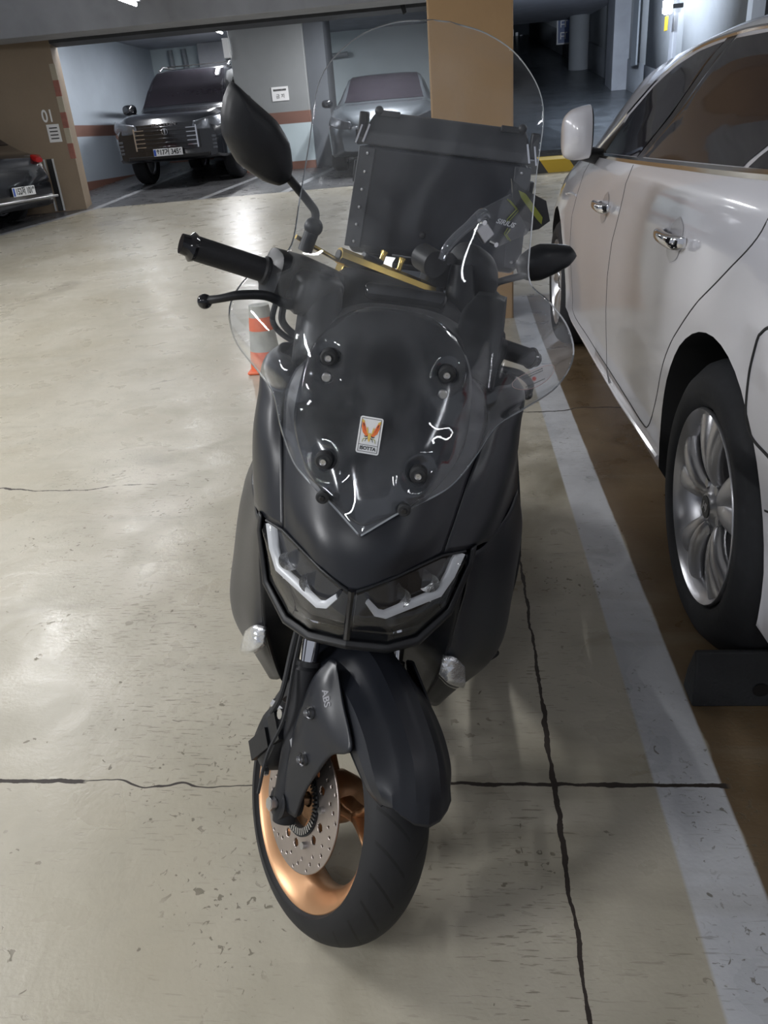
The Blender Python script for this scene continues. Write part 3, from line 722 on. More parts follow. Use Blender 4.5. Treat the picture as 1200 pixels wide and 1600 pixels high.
# ---- white sedan
WC = empty('white_car', (1.425, 1.64, 0), 'large white sedan parked on the right, its left side towards the scooter', 'car')
wst = [(-1.03, .62, .38, .86, .56, 1.00, .44), (-.98, .74, .32, .90, .66, 1.04, .50), (-.85, .84, .26, .96, .74, 1.07, .56), (-.6, .895, .22, 1.0, .81, 1.11, .60), (-.3, .908, .20, 1.012, .845, 1.20, .60),
       (.1, .912, .20, 1.01, .855, 1.335, .59), (.5, .912, .20, 1.00, .86, 1.425, .60), (1.0, .912, .20, .995, .86, 1.465, .615), (1.45, .912, .20, .985, .855, 1.455, .62),
       (1.8, .91, .20, .975, .845, 1.38, .63), (2.15, .91, .20, .965, .83, 1.20, .66), (2.5, .908, .22, .95, .82, 1.03, .70), (2.8, .905, .22, .92, .81, .985, .70), (3.2, .88, .22, .85, .78, .92, .66),
       (3.5, .82, .24, .76, .70, .84, .58), (3.7, .70, .28, .68, .58, .74, .48), (3.76, .6, .32, .62, .5, .66, .4)]
wst[8:12] = [(1.45, .912, .20, .985, .855, 1.455, .62), (1.8, .91, .20, .975, .845, 1.43, .62), (2.15, .91, .20, .965, .835, 1.36, .64), (2.5, .908, .22, .95, .825, 1.17, .68)]
wst = [(a, b, c, d, e, (d+(f-d)*.80 if f-d > .12 else f), g) for a, b, c, d, e, f, g in wst]
zw = lambda z: z if z < 1.04 else 1.03+(z-1.03)*.76
WS = CarShape(wst)
body = WS.body(110).build('body', M['carwhite'], WC, local=Matrix())
body.data.materials.append(M['arch'])
cut_arches(body, ((0, -1), (2.795, -1), (0, 1), (2.795, 1)), .385, .24, .91, .335)
for (y, s_) in ((0, -1), (2.795, -1), (0, 1), (2.795, 1)): car_wheel(WC, s_*(.897-.10), y, s_)
for sd in (-1, 1):
    g1 = [(-.50, 1.045), (-.30, 1.035), (.12, 1.03), (.12, 1.265), (-.05, 1.22), (-.25, 1.14)]
    g2 = [(.15, 1.03), (1.08, 1.015), (.98, 1.395), (.7, 1.385), (.4, 1.34), (.15, 1.27)]
    g3 = [(1.17, 1.013), (1.86, 1.0), (1.90, 1.0), (1.90, 1.16), (1.7, 1.28), (1.5, 1.35), (1.3, 1.385), (1.06, 1.395)]
    for nm, p in (('quarter_window', g1), ('rear_side_window', g2), ('front_side_window', g3)):
        p = [(a, zw(b)) for a, b in p]
        WS.side_panel(p, sd, .003, 30, 10).build(nm, M['carglass'], WC, local=Matrix())
    p = [(1.92, 1.0), (2.16, .985), (2.16, .995), (1.92, 1.115)]
    WS.side_panel(p, sd, .003, 12, 4).build('mirror_sail_panel', M['trimblack'], WC, local=Matrix())
    p = [(1.075, 1.01), (1.175, 1.01), (1.065, zw(1.405)), (.975, zw(1.405))]
    WS.side_panel(p, sd, .0015, 14, 8).build('door_pillar_trim', M['gloss'], WC, local=Matrix())
    mb = MB(); WS.side_line([(-.55, 1.035), (.1, 1.02), (1.1, 1.003), (2.15, .985)], .011, sd, .002, 50, mb)
    mb.build('belt_trim', M['chrome'], WC, local=Matrix())
    mb = MB(); WS.side_line([(a, zw(b)) for a, b in [(-.52, 1.05), (-.25, 1.155), (0, 1.255), (.3, 1.335), (.7, 1.40), (1.05, 1.412), (1.4, 1.392), (1.7, 1.305), (1.95, 1.165), (2.18, 1.0)]], .007, sd, .003, 70, mb)
    mb.build('window_frame_trim', M['chrome'], WC, local=Matrix())
    gaps = [[(1.14, .99), (1.14, .86), (1.19, .70), (1.22, .50), (1.20, .32), (1.14, .26)],
            [(-.12, 1.01), (-.10, .93), (.02, .84), (.20, .72), (.36, .58), (.44, .44), (.52, .335), (.60, .315), (.80, .315), (1.14, .315)],
            [(1.14, .315), (1.6, .31), (2.1, .31), (2.14, .40), (2.20, .66), (2.16, .90), (2.14, .97)],
            [(-.36, .50), (-.46, .53), (-.62, .57), (-.85, .60)]]
    for gp in gaps:
        mb = MB(); WS.side_line(gp, .0032, sd, -.002, 60, mb); mb.build('panel_gap', M['seam'], WC, local=Matrix())
    for yy, zz in ((.42, .862), (1.42, .845)):
        X = WS.side_x(yy, zz)
        mb = MB(); mb.sellipse([(yy-.105, sd*(X+.006), zz, .004, .012), (yy-.09, sd*(X+.024), zz, .014, .017), (yy-.03, sd*(X+.034), zz+.002, .013, .015), (yy+.04, sd*(X+.032), zz+.004, .013, .014), (yy+.085, sd*(X+.020), zz+.004, .012, .011), (yy+.11, sd*(X+.002), zz+.004, .006, .006)], 18, .85, 16)
        mb.build('door_handle', M['chrome'], WC, local=Matrix(), angle=60)
        pc = [(yy-.07, zz-.01), (yy-.05, zz-.045), (yy, zz-.06), (yy+.05, zz-.045), (yy+.07, zz-.01), (yy+.05, zz+.03), (yy, zz+.048), (yy-.05, zz+.03)]
        WS.side_panel(pc, sd, .0012, 16, 6).build('handle_cup', mat('handle_cup_shade', (.42, .42, .45), .3, coat=1), WC, local=Matrix())
    # crease and rocker trim
    mb = MB(); WS.side_line([(.40, .285), (.8, .27), (1.2, .26), (2.35, .255)], .008, sd, -.002, 60, mb); mb.build('rocker_moulding', M['carwhite'], WC, local=Matrix())
    mb = MB(); WS.side_line([(2.55, .80), (2.4, .815), (2.2, .82)], .006, sd, .001, 20, mb); mb.build('fender_crease', M['carwhite'], WC, local=Matrix())
    # mirror: housing on a stalk
    mb = MB(); mb.tube([(sd*.80, 2.0, .975), (sd*.90, 1.97, 1.0)], [.035, .028], 12); mb.build('mirror_stalk', M['trimblack'], WC, local=Matrix())
    mb = MB(); mb.sellipse([(sd*.985, 1.99, 1.065, .030, .040), (sd*.978, 1.98, 1.067, .070, .072), (sd*.955, 1.97, 1.072, .098, .092), (sd*.915, 1.965, 1.076, .108, .100), (sd*.880, 1.965, 1.080, .104, .100)], 32, .82, 14, axis='x')
    mh = mb.build('side_mirror', M['carwhite'], WC, local=Matrix(), angle=60)
    mb = MB(); mb.sellipse([(sd*.881, 1.965, 1.080, .096, .092), (sd*.874, 1.965, 1.080, .096, .092)], 28, .82, axis='x'); mb.build('mirror_glass', M['carglass'], mh, local=Matrix())
    mb = MB(); mb.sellipse([(1.90, sd*.952, 1.125, .004, .010), (1.96, sd*.966, 1.125, .008, .012), (2.03, sd*.958, 1.12, .006, .010)], 12, .8, 10); mb.build('mirror_indicator', M['reflector'], mh, local=Matrix())
# fuel door outline on the left rear wing
fy, fz = -.32, .70
mb = MB(); WS.side_line([(fy+.09, fz+.08), (fy+.10, fz), (fy+.07, fz-.085), (fy-.02, fz-.10), (fy-.10, fz-.09), (fy-.12, fz), (fy-.10, fz+.09), (fy, fz+.10), (fy+.06, fz+.10), (fy+.09, fz+.08)], .004, -1, -.001, 70, mb)
mb.build('fuel_door_gap', M['seam'], WC, local=Matrix())
WS.top_panel(1.95, 2.62, .55, .66, .004).build('windshield', M['carglass'], WC, local=Matrix())
WS.top_panel(.22, -.42, .50, .56, .004).build('rear_window', M['carglass'], WC, local=Matrix())
for sd in (-1, 1):
    MB().sellipse([(-1.02, sd*.62, .86, .05, .05), (-.85, sd*.74, .90, .06, .055), (-.72, sd*.82, .93, .01, .02)], 14).build('tail_lamp', M['taillamp'], WC, local=Matrix())
    MB().sellipse([(3.66, sd*.55, .66, .06, .04), (3.45, sd*.70, .72, .06, .05), (3.2, sd*.80, .80, .02, .03)], 14).build('headlight', M['lens'], WC, local=Matrix())

# ---- plates
def add_plate(parent, txt, c, ux=(1, 0, 0), uy=(0, 0, 1), n=(0, 1, 0), w_=.50, h_=.11):
    c = Vector(c); ux, uy, n = Vector(ux).normalized(), Vector(uy).normalized(), Vector(n).normalized()
    mb = MB(); mb.obox(c, ux, uy, n, w_/2, h_/2, .004); p = mb.build('number_plate', M['plate'], parent, local=Matrix(), bevel=.003)
    mb = MB(); mb.obox(c-ux*(w_/2-.024)+n*.0045, ux, uy, n, .020, h_/2-.008, .0008); mb.build('plate_band', M['plateblue'], p, local=Matrix())
    text_mb(txt, .105, plane_place(c+ux*.02, ux, uy, n, .006), sx=.86, bold=.003).build('plate_text', M['ink'], p, local=Matrix())
    return p

def far_car(name, loc, rz_, st, label, paint, glass=True, wheels=None, r=.36, suv=False, zplate=.62, plate=None, emblem=True):
    root = empty(name, Matrix.Translation(loc) @ Matrix.Rotation(rz_, 4, 'Z'), label, 'car')
    S = CarShape(st); yf = st[-1][0]; W_ = max(s_[1] for s_ in st)
    b = S.body(70).build('body', paint, root, local=Matrix()); b.data.materials.append(M['arch'])
    cut_arches(b, [(y, s_) for y in wheels for s_ in (-1, 1)], r+.06, .28, W_, r)
    for y in wheels:
        for s_ in (-1, 1): car_wheel(root, s_*(W_-.13), y, s_, r=r, rr=r*.66, wd=.24, detail=False)
    return root, S

# ---- black SUV with the long grille (faces the camera)
sst = [(-4.75, .70, .5, 1.05, .66, 1.2, .5), (-4.7, .88, .4, 1.1, .82, 1.60, .6), (-4.4, .95, .36, 1.14, .88, 1.78, .68), (-3.5, .96, .34, 1.12, .89, 1.84, .70), (-2.4, .96, .34, 1.11, .89, 1.84, .70),
       (-1.75, .96, .34, 1.10, .89, 1.78, .70), (-1.35, .96, .34, 1.09, .88, 1.50, .72), (-1.08, .96, .34, 1.08, .88, 1.20, .76), (-.9, .96, .34, 1.07, .88, 1.135, .76), (-.4, .96, .36, 1.03, .87, 1.10, .74),
       (-.15, .94, .36, .97, .85, 1.05, .72), (-.04, .88, .38, .90, .80, .98, .68), (0, .84, .40, .86, .76, .92, .64)]
SUV, SS = far_car('black_suv', (-4.70, 13.80, zf(14.8)), math.radians(178), sst, 'black SUV with a slatted chrome grille parked front out in the far left bay', M['blackcar'], wheels=(-.95, -3.82), r=.38)
def pt(S, x, y, z): return (x, y, z)
SS.top_panel(-1.72, -1.10, .62, .74, .006).build('windshield', M['carglass'], SUV, local=Matrix())
for sd in (-1, 1):
    for nm, p in (('front_side_window', [(-1.5, 1.15), (-1.5, 1.35), (-1.75, 1.60), (-2.45, 1.68), (-2.45, 1.15)]), ('rear_side_window', [(-2.52, 1.15), (-2.52, 1.68), (-3.4, 1.68), (-3.4, 1.16)]), ('quarter_window', [(-3.48, 1.18), (-3.48, 1.67), (-4.25, 1.62), (-4.3, 1.2)])):
        SS.side_panel(p, sd, .004, 14, 6).build(nm, M['carglass'], SUV, local=Matrix())
    mb = MB(); SS.side_line([(-1.45, 1.13), (-3, 1.13), (-4.4, 1.16)], .012, sd, .003, 20, mb); mb.build('belt_trim', M['chrome'], SUV, local=Matrix())
    mb = MB(); mb.tube([(sd*.64, -1.9, 1.80), (sd*.64, -2.1, 1.87), (sd*.64, -3.9, 1.87), (sd*.64, -4.15, 1.80)], .02, 8); mb.build('roof_rail', M['steel'], SUV, local=Matrix())
    mb = MB(); mb.sellipse([(-1.30, sd*1.05, 1.20, .05, .05), (-1.24, sd*1.05, 1.20, .12, .09), (-1.14, sd*1.05, 1.20, .10, .08), (-1.10, sd*1.04, 1.19, .03, .03)], 18, .8); mb.build('side_mirror', M['blackcar'], SUV, local=Matrix())
    mb = MB(); rows = [[(sd*.50, .012, .92), (sd*.66, .0, .95), (sd*.80, -.05, .98), (sd*.90, -.20, 1.01)], [(sd*.48, .02, .85), (sd*.66, .008, .86), (sd*.82, -.05, .87), (sd*.935, -.20, .93)], [(sd*.50, .02, .80), (sd*.66, .008, .79), (sd*.82, -.045, .80), (sd*.93, -.16, .86)]]
    hl = mb.patch(rows, 14, 8).build('headlight', M['farlamp'], SUV, local=Matrix(), solid=.03, offset=0)
    mb = MB(); mb.patch([[(x*1.0, y+.02, z) for x, y, z in r_] for r_ in rows], 14, 8).build('headlight_lens', M['lens'], hl, local=Matrix())
    for k, xx in enumerate((.60, .74)):
        mb = MB(); mb.lathe([(0, .001), (0, .035), (.012, .05), (.012, .055), (-.02, .055)], 20, 'y', c=(sd*xx, .0-.05*k, .865), closed=False); mb.build('projector', M['gloss'], hl, local=Matrix())
    mb = MB()
    for k in range(4): mb.box((sd*.80-.035, -.03, .50+.055*k), (sd*.80+.035, .012, .535+.055*k))
    mb.build('fog_lamp', M['farlamp'], SUV, local=Matrix(), bevel=.004)
mb = MB()
for k in range(5):
    z = .56+.062*k; hw = .52
    mb.prism([(-hw, .012, z), (hw, .012, z), (hw, .03, z+.012), (hw, .03, z+.026), (hw, .012, z+.034), (-hw, .012, z+.034), (-hw, .03, z+.026), (-hw, .03, z+.012)][:0] or [(-hw, .02, z), (hw, .02, z), (hw, .02, z+.026), (-hw, .02, z+.026)], (0, .02, 0))
mb.box((-.56, .0, .53), (.56, .018, .88)); gr = mb.build('grille', M['blackcar'], SUV, local=Matrix(), bevel=.004)
for sd in (-1, 1):
    mb = MB(); mb.box((sd*.53-.012, .02, .54), (sd*.53+.012, .046, .87))
    for k in range(5): mb.box((min(sd*.36, sd*.53), .02, .585+.062*k), (max(sd*.36, sd*.53), .044, .595+.062*k))
    mb.build('grille_chrome', M['chrome'], gr, local=Matrix())
mb = MB(); mb.lathe([(.04, .045), (.045, .052), (.055, .05), (.055, .044)], 24, 'y', c=(0, 0, .80)); mb.box((-.012, .04, .76), (.012, .056, .84)); mb.build('emblem', M['chrome'], gr, local=Matrix())
text_mb('REXTON', .055, lambda x, y: Vector((-x*1.9, .045, .905+y))).build('grille_letters', M['steel'], SUV, local=Matrix())
add_plate(SUV, '817거 3456', (0, .05, .50), (-1, 0, 0), (0, 0, 1), (0, 1, 0))
mb = MB(); mb.box((-.7, -.02, .40), (.7, .03, .455)); mb.build('skid_plate', M['trimblack'], SUV, local=Matrix(), bevel=.01)
mb = MB(); mb.sellipse([(-3.9, 0, 1.86, .012, .01), (-3.8, 0, 1.87, .02, .02), (-3.6, 0, 1.86, .01, .01)], 12); mb.build('roof_antenna', M['blackcar'], SUV, local=Matrix())
for yy in (-3.3, -2.4): MB().box((-.64, yy, 1.885), (.64, yy+.06, 1.90)).build('roof_crossbar', M['trimblack'], SUV, local=Matrix())

# ---- dark silver sedan behind the top box
dst = [(-4.7, .66, .4, .85, .6, 1.02, .45), (-4.55, .84, .3, .95, .74, 1.08, .55), (-4.1, .91, .24, 1.0, .83, 1.14, .58), (-3.4, .92, .22, 1.01, .85, 1.36, .58), (-2.7, .92, .22, 1.0, .86, 1.46, .60), (-2.1, .92, .22, .99, .86, 1.455, .62),
       (-1.75, .92, .22, .98, .85, 1.36, .64), (-1.3, .92, .22, .97, .84, 1.10, .68), (-1.05, .915, .22, .95, .83, 1.0, .70), (-.6, .90, .22, .90, .80, .96, .68), (-.25, .86, .22, .82, .76, .88, .62), (-.06, .74, .26, .72, .64, .78, .52), (0, .64, .3, .64, .56, .68, .45)]
SED, DS = far_car('dark_silver_sedan', (-1.12, 13.45, zf(14.6)), math.radians(182), dst, 'dark silver sedan parked behind the scooter top box beside the ochre pillar', M['silvercar'], wheels=(-.95, -3.75), r=.33)
DS.top_panel(-1.95, -1.12, .56, .66, .006).build('windshield', M['carglass'], SED, local=Matrix())
DS.top_panel(-3.05, -3.95, .50, .54, .006).build('rear_window', M['carglass'], SED, local=Matrix())
for sd in (-1, 1):
    DS.side_panel([(-1.55, 1.02), (-1.85, 1.25), (-2.25, 1.38), (-3.0, 1.39), (-3.6, 1.2), (-3.85, 1.05)], sd, .004, 24, 6).build('side_window', M['carglass'], SED, local=Matrix())
    mb = MB(); mb.sellipse([(-1.60, sd*1.0, 1.04, .05, .04), (-1.55, sd*1.0, 1.04, .10, .07), (-1.46, sd*1.0, 1.04, .08, .06), (-1.43, sd*1.0, 1.04, .03, .03)], 18, .8); mb.build('side_mirror', M['blackcar'], SED, local=Matrix())
    mb = MB(); mb.patch([[(sd*.50, .02, .72), (sd*.66, -.08, .77), (sd*.80, -.28, .83)], [(sd*.48, .03, .66), (sd*.68, -.06, .69), (sd*.84, -.26, .76)], [(sd*.50, .03, .62), (sd*.68, -.05, .63), (sd*.85, -.22, .70)]], 12, 8).build('headlight', M['farlamp'], SED, local=Matrix(), solid=.02, offset=0)
    mb = MB(); DS.side_line([(-1.6, 1.0), (-2.7, 1.01), (-3.8, 1.03)], .008, sd, .003, 24, mb); mb.build('belt_trim', M['chrome'], SED, local=Matrix())
mb = MB(); mb.box((-.42, -.02, .40), (.42, .03, .62)); mb.build('grille', M['trimblack'], SED, local=Matrix(), bevel=.02)

# ---- dark car at the left edge: rear corner with plate
lst = [(-4.3, .7, .35, .8, .6, .95, .5), (-4.0, .9, .25, .9, .8, 1.0, .6), (-3.0, .93, .22, .98, .86, 1.1, .62), (-2.2, .93, .22, 1.0, .86, 1.42, .6), (-1.2, .93, .22, 1.0, .86, 1.45, .6), (-.7, .93, .22, .97, .85, 1.25, .62),
       (-.35, .91, .22, .92, .83, .99, .66), (-.1, .86, .24, .82, .78, .90, .62), (-.02, .78, .28, .72, .68, .80, .55), (0, .72, .32, .66, .62, .72, .5)]
DK, LS = far_car('dark_hatchback', (-5.66, 10.55, zf(10.8)-.04), math.radians(-95), lst, 'dark car at the left edge in front of the ochre pillar', M['blackcar'], wheels=(-.85, -3.4), r=.33)
add_plate(DK, '152저 1019', (0, .035, .47), (-1, 0, 0), (0, 0, 1), (0, 1, 0))
for sd in (-1, 1): MB().sellipse([(-.24, sd*.70, .86, .10, .05), (-.06, sd*.62, .84, .12, .05), (-.0, sd*.58, .82, .08, .03)], 16).build('tail_lamp', M['taillamp'], DK, local=Matrix())
mb = MB(); mb.box((-.80, -.06, .34), (.80, .03, .37)); mb.build('bumper_strip', M['steel'], DK, local=Matrix(), bevel=.01)
LS.top_panel(-1.1, -.42, .55, .62, .006).build('rear_window', M['carglass'], DK, local=Matrix())
for sd in (-1, 1): LS.side_panel([(-.75, 1.03), (-1.0, 1.25), (-1.4, 1.36), (-2.3, 1.34), (-2.9, 1.1)], sd, .004, 16, 6).build('side_window', M['carglass'], DK, local=Matrix())

# ================================================================== SCOOTER
# leaning on its side stand; local axes: x to its left, y rearwards, z up; front axle at (0, 0, AX)
AX = .216
BX, BY, BZ = Vector((.98182, -.03060, -.18732)), Vector((.03115, .99951, 0)), Vector((.18723, -.00584, .98230))
SM = Matrix((BX, BY, BZ)).transposed().to_4x4(); SM.translation = (-.27033, .90686, -.01612)
SC = empty('scooter', SM, 'matte black scooter with tall clear windshield and bronze front wheel leaning on its side stand', 'scooter')
I4 = Matrix()
# steering: turned to full lock about the raked steering axis through the axle
CAST = math.radians(26.5)
ST = Matrix.Translation((0, 0, AX)) @ Matrix.Rotation(math.radians(38.065), 4, Vector((0, math.sin(CAST), math.cos(CAST))))
def B(mb, name, m, par=None, **k): return mb.build(name, m, par or SC, local=I4, **k)
def T(mb, name, m, par=None, **k): return mb.build(name, m, par or SC, local=(ST if par is None else I4), **k)

# ---- front wheel (steered frame)
R0, TWD = .216, .052
prof = []
for i in range(25):
    a = math.radians(-84+168*i/24); prof.append((TWD*math.sin(a)*1.04, R0-TWD+TWD*math.cos(a)))
tyre = T(MB().lathe([(-.043, .160), (-.047, .1665)]+prof+[(.047, .1665), (.043, .160)], 120), 'tyre', M['stiretread'], angle=60)
rim = MB()
rim.lathe([(-.047, .164), (-.045, .1675), (-.040, .166), (-.028, .160), (.028, .160), (.040, .166), (.045, .1675), (.047, .164), (.044, .158), (.034, .151), (.022, .138), (.010, .132), (-.010, .132), (-.022, .138), (-.034, .151), (-.044, .158)], 120)
rim_o = T(rim, 'rim', M['bronze'], angle=50)
mb = MB()
mb.lathe([(-.045, .012), (-.045, .030), (-.02, .042), (.02, .042), (.045, .030), (.045, .012)], 40)
for k in range(3):
    a = 2*PI*k/3+.55
    def P(rad, ang, x): return (x, rad*math.cos(ang), rad*math.sin(ang))
    # Y spoke: one stem splitting in two
    st_ = []
    for rad, hw in ((.035, .016), (.06, .011), (.085, .010)):
        st_.append([P(rad, a-hw/rad, -.006), P(rad, a-hw*.7/rad, -.016), P(rad, a, -.018), P(rad, a+hw*.7/rad, -.016), P(rad, a+hw/rad, -.006), P(rad, a+hw/rad, .012), P(rad, a, .018), P(rad, a-hw/rad, .012), P(rad, a-hw/rad, -.006)])
    mb.patch(st_, 25, 8)
    for s_ in (-1, 1):
        rows = []
        for t, rad, hw in ((0, .078, .0085), (.4, .10, .006), (.8, .125, .006), (1, .138, .010)):
            c0 = a+s_*(.02+.30*t)
            rows.append([P(rad, c0-hw/rad, -.004), P(rad, c0-hw*.6/rad, -.013), P(rad, c0, -.015), P(rad, c0+hw*.6/rad, -.013), P(rad, c0+hw/rad, -.004), P(rad, c0+hw/rad, .010), P(rad, c0, .015), P(rad, c0-hw/rad, .010), P(rad, c0-hw/rad, -.004)])
        mb.patch(rows, 25, 10)
T(mb, 'spokes', M['bronze'], rim_o, angle=45)
mb = MB()   # disc with real holes: ring sectors
def ring(mb, x, r0, r1, th, holes, n=180, nr=10):
    vs, fs = [], []
    for k in range(n):
        for j in range(nr+1):
            r = r0+(r1-r0)*j/nr; a = 2*PI*k/n; vs.append((x, r*math.cos(a), r*math.sin(a)))
    for k in range(n):
        for j in range(nr):
            r = r0+(r1-r0)*(j+.5)/nr; a = 2*PI*(k+.5)/n; y, z = r*math.cos(a), r*math.sin(a)
            if any((y-hy)**2+(z-hz)**2 < hr*hr for hy, hz, hr in holes): continue
            fs.append((k*(nr+1)+j, k*(nr+1)+j+1, ((k+1) % n)*(nr+1)+j+1, ((k+1) % n)*(nr+1)+j))
    mb.add(vs, fs)
holes = []
for k in range(48):
    a = 2*PI*k/48; rr = (.086, .094, .102)[k % 3]; holes.append((rr*math.cos(a), rr*math.sin(a), .0026))
for k in range(15):
    a = 2*PI*k/15
    if k % 3: holes.append((.066*math.cos(a), .066*math.sin(a), .0068))
ring(mb, -.056, .052, .108, .004, holes, 480, 34)
disc = T(mb, 'brake_disc', M['disc'], rim_o, solid=.0035, offset=0, fixn=False)
mb = MB(); mb.lathe([(-.058, .040), (-.058, .048), (-.060, .054), (-.050, .054), (-.050, .040)], 60); T(mb, 'disc_carrier', M['plastic'], disc)
mb = MB()
for k in range(48):
    a = 2*PI*k/48; c, s_ = math.cos(a), math.sin(a); mb.obox((-.060, .046*c, .046*s_), (1, 0, 0), (0, c, s_), (0, -s_, c), .0015, .005, .0016)
T(mb, 'sensor_ring', M['steel'], disc)
mb = MB()
for k in range(5):
    a = 2*PI*k/5; mb.cyl((-.064, .066*math.cos(a), .066*math.sin(a)), (-.055, .066*math.cos(a), .066*math.sin(a)), .0055, 14)
T(mb, 'disc_bolts', M['steel'], disc)
T(MB().cyl((-.115, 0, 0), (.11, 0, 0), .0085, 16).cyl((-.114, 0, 0), (-.106, 0, 0), .011, 6), 'axle', M['steel'])
# fork legs
D = Vector((0, math.sin(CAST), math.cos(CAST)))
for sd in (-1, 1):
    p = lambda t, ox=0, oy=0: Vector((sd*(.083+ox), oy, 0))+D*t
    mb = MB(); mb.tube([p(-.03, .0, .0), p(0, 0, 0), p(.05), p(.17), p(.21), p(.215)], [.018, .022, .021, .021, .0225, .019], 20)
    mb.cyl((sd*.10, .0, 0), (sd*.066, 0, 0), .024, 20); T(mb, 'fork_slider', M['dull'])
    T(MB().cyl(p(.21), p(.44), .0145, 24), 'fork_tube', M['chrome'])
    T(MB().cyl(p(.210), p(.222), .019, 20), 'dust_seal', M['rubber'])
T(MB().obox(D*.43, (1, 0, 0), (0, math.cos(CAST), -math.sin(CAST)), D, .115, .028, .018), 'fork_clamp', M['dull'], bevel=.008)
# caliper
mb = MB()
mb.sellipse([(-.108, .085, .05, .030, .042), (-.100, .085, .05, .036, .050), (-.070, .085, .048, .036, .050), (-.064, .085, .048, .030, .040)], 20, .6, axis='x')
mb.obox((-.108, .088, .035), (1, 0, 0), (0, .9, .4), (0, -.4, .9), .006, .016, .030); mb.obox((-.104, .072, .085), (1, 0, 0), (0, .9, .4), (0, -.4, .9), .008, .022, .012)
cal = T(mb, 'brake_caliper', M['plastic'], angle=50)
mb = MB(); mb.cyl((-.112, .072, .115), (-.098, .072, .115), .008, 10); mb.cyl((-.112, .05, .015), (-.104, .05, .015), .007, 8); mb.tube([(-.09, .02, .09), (-.09, .07, .11), (-.09, .12, .09)], .011, 8); T(mb, 'caliper_bolts', M['steel'], cal)
T(MB().tube([(-.105, .10, .09), (-.115, .085, .15), (-.108, .12, .22), (-.10, .15, .30), (-.08, .18, .36)], .0045, 8, 24), 'brake_hose', M['rubber'])
T(MB().tube([(-.118, .03, -.01), (-.122, .045, .06), (-.118, .05, .13), (-.112, .09, .2), (-.10, .14, .29)], .0028, 6, 24), 'sensor_cable', M['rubber'])
# fender
mb = MB(); rows = []
for i, ph in enumerate((46, 52, 60, 72, 86, 100, 114, 126)):
    a = math.radians(ph); ca, sa = -math.cos(a), math.sin(a); t = min(1, i/2.2)
    wx = (.052, .066, .072, .073, .073, .072, .070, .066)[i]; k = (.0, .005, .009, .008, .012, .02, .016, .006)[i]
    low = (.208, .198, .190, .180, .178, .180, .190, .195)[i]; front = (.0, 0, 0, 0, 0, 0, 0, 0)[i]
    prof = [(0, .246+k), (.022, .2435+k), (.040, .239+k*.5), (.052, .234), (wx*.98, .222), (wx+.002, (low+.222)/2), (wx, low)]
    # pointed nose: centre reaches further forward
    row = []
    for x, r in prof:
        da = math.radians((7 if i == 0 else (3 if i == 1 else 0))*(1-(x/wx)**2))
        row.append((x, -math.cos(a-da)*r, math.sin(a-da)*r))
    rows.append(row)
mb.patch(rows, 41, 60, mirror=True, lin=3)
fen = T(mb, 'front_fender', M['matte'], solid=.003, angle=14)
for sd in (-1, 1):
    x0 = sd*.088
    p0 = (sd*.074, .049, .241); p1 = (sd*.074, .056, .238); p2 = (sd*.074, .064, .232)
    rows = [[p0, (sd*.080, -.008, .218), (sd*.083, -.072, .187), (x0, -.048, .150), (x0+sd*.004, -.042, .11), (x0+sd*.004, -.036, .06), (x0+sd*.002, -.040, .012)],
            [p0, (sd*.085, .010, .214), (sd*.090, -.034, .180), (x0+sd*.008, -.016, .148), (x0+sd*.012, -.012, .11), (x0+sd*.010, -.012, .06), (x0+sd*.008, -.018, .006)],
            [p1, (sd*.090, .034, .214), (sd*.098, .022, .186), (x0+sd*.013, .018, .15), (x0+sd*.015, .014, .115), (x0+sd*.014, .010, .07), (x0+sd*.010, .004, .022)],
            [p2, (sd*.088, .062, .208), (sd*.094, .058, .184), (x0+sd*.010, .050, .152), (x0+sd*.011, .044, .125), (x0+sd*.010, .032, .08), (x0+sd*.008, .018, .04)]]
    fp = T(MB().patch([[Vector(a_) for a_ in r_] for r_ in rows], 36, 20), 'fork_cover', M['matte'], fen, solid=.004, angle=50)
    for (y, z) in ((.019, .168), (-.012, .105)):
        T(MB().lathe([(0, .001), (0, .0055), (-.004, .0058)], 18, 'x', c=(x0+sd*.018, y, z), closed=False).lathe([(.0, .0075), (.0015, .0095), (-.003, .010)], 18, 'x', c=(x0+sd*.014, y, z), closed=False), 'cover_screw', M['steel'], fen)
    if sd < 0:
        from mathutils.bvhtree import BVHTree
        bv = BVHTree.FromPolygons([v.co[:] for v in fp.data.vertices], [tuple(p.vertices) for p in fp.data.polygons])
        def on_cover(x, y):
            q = Vector((-.25, .012-.88*x-.47*y, .203-.47*x+.88*y)); h_ = bv.ray_cast(q, Vector((1, 0, 0)))[0]
            return (h_ if h_ is not None else Vector((x0-.012, q.y, q.z)))+Vector((-.0012, 0, 0))
        text_mb('ABS', .013, on_cover, sx=1.2, bold=.0003).build('lettering', M['greydecal'], fen, local=I4)

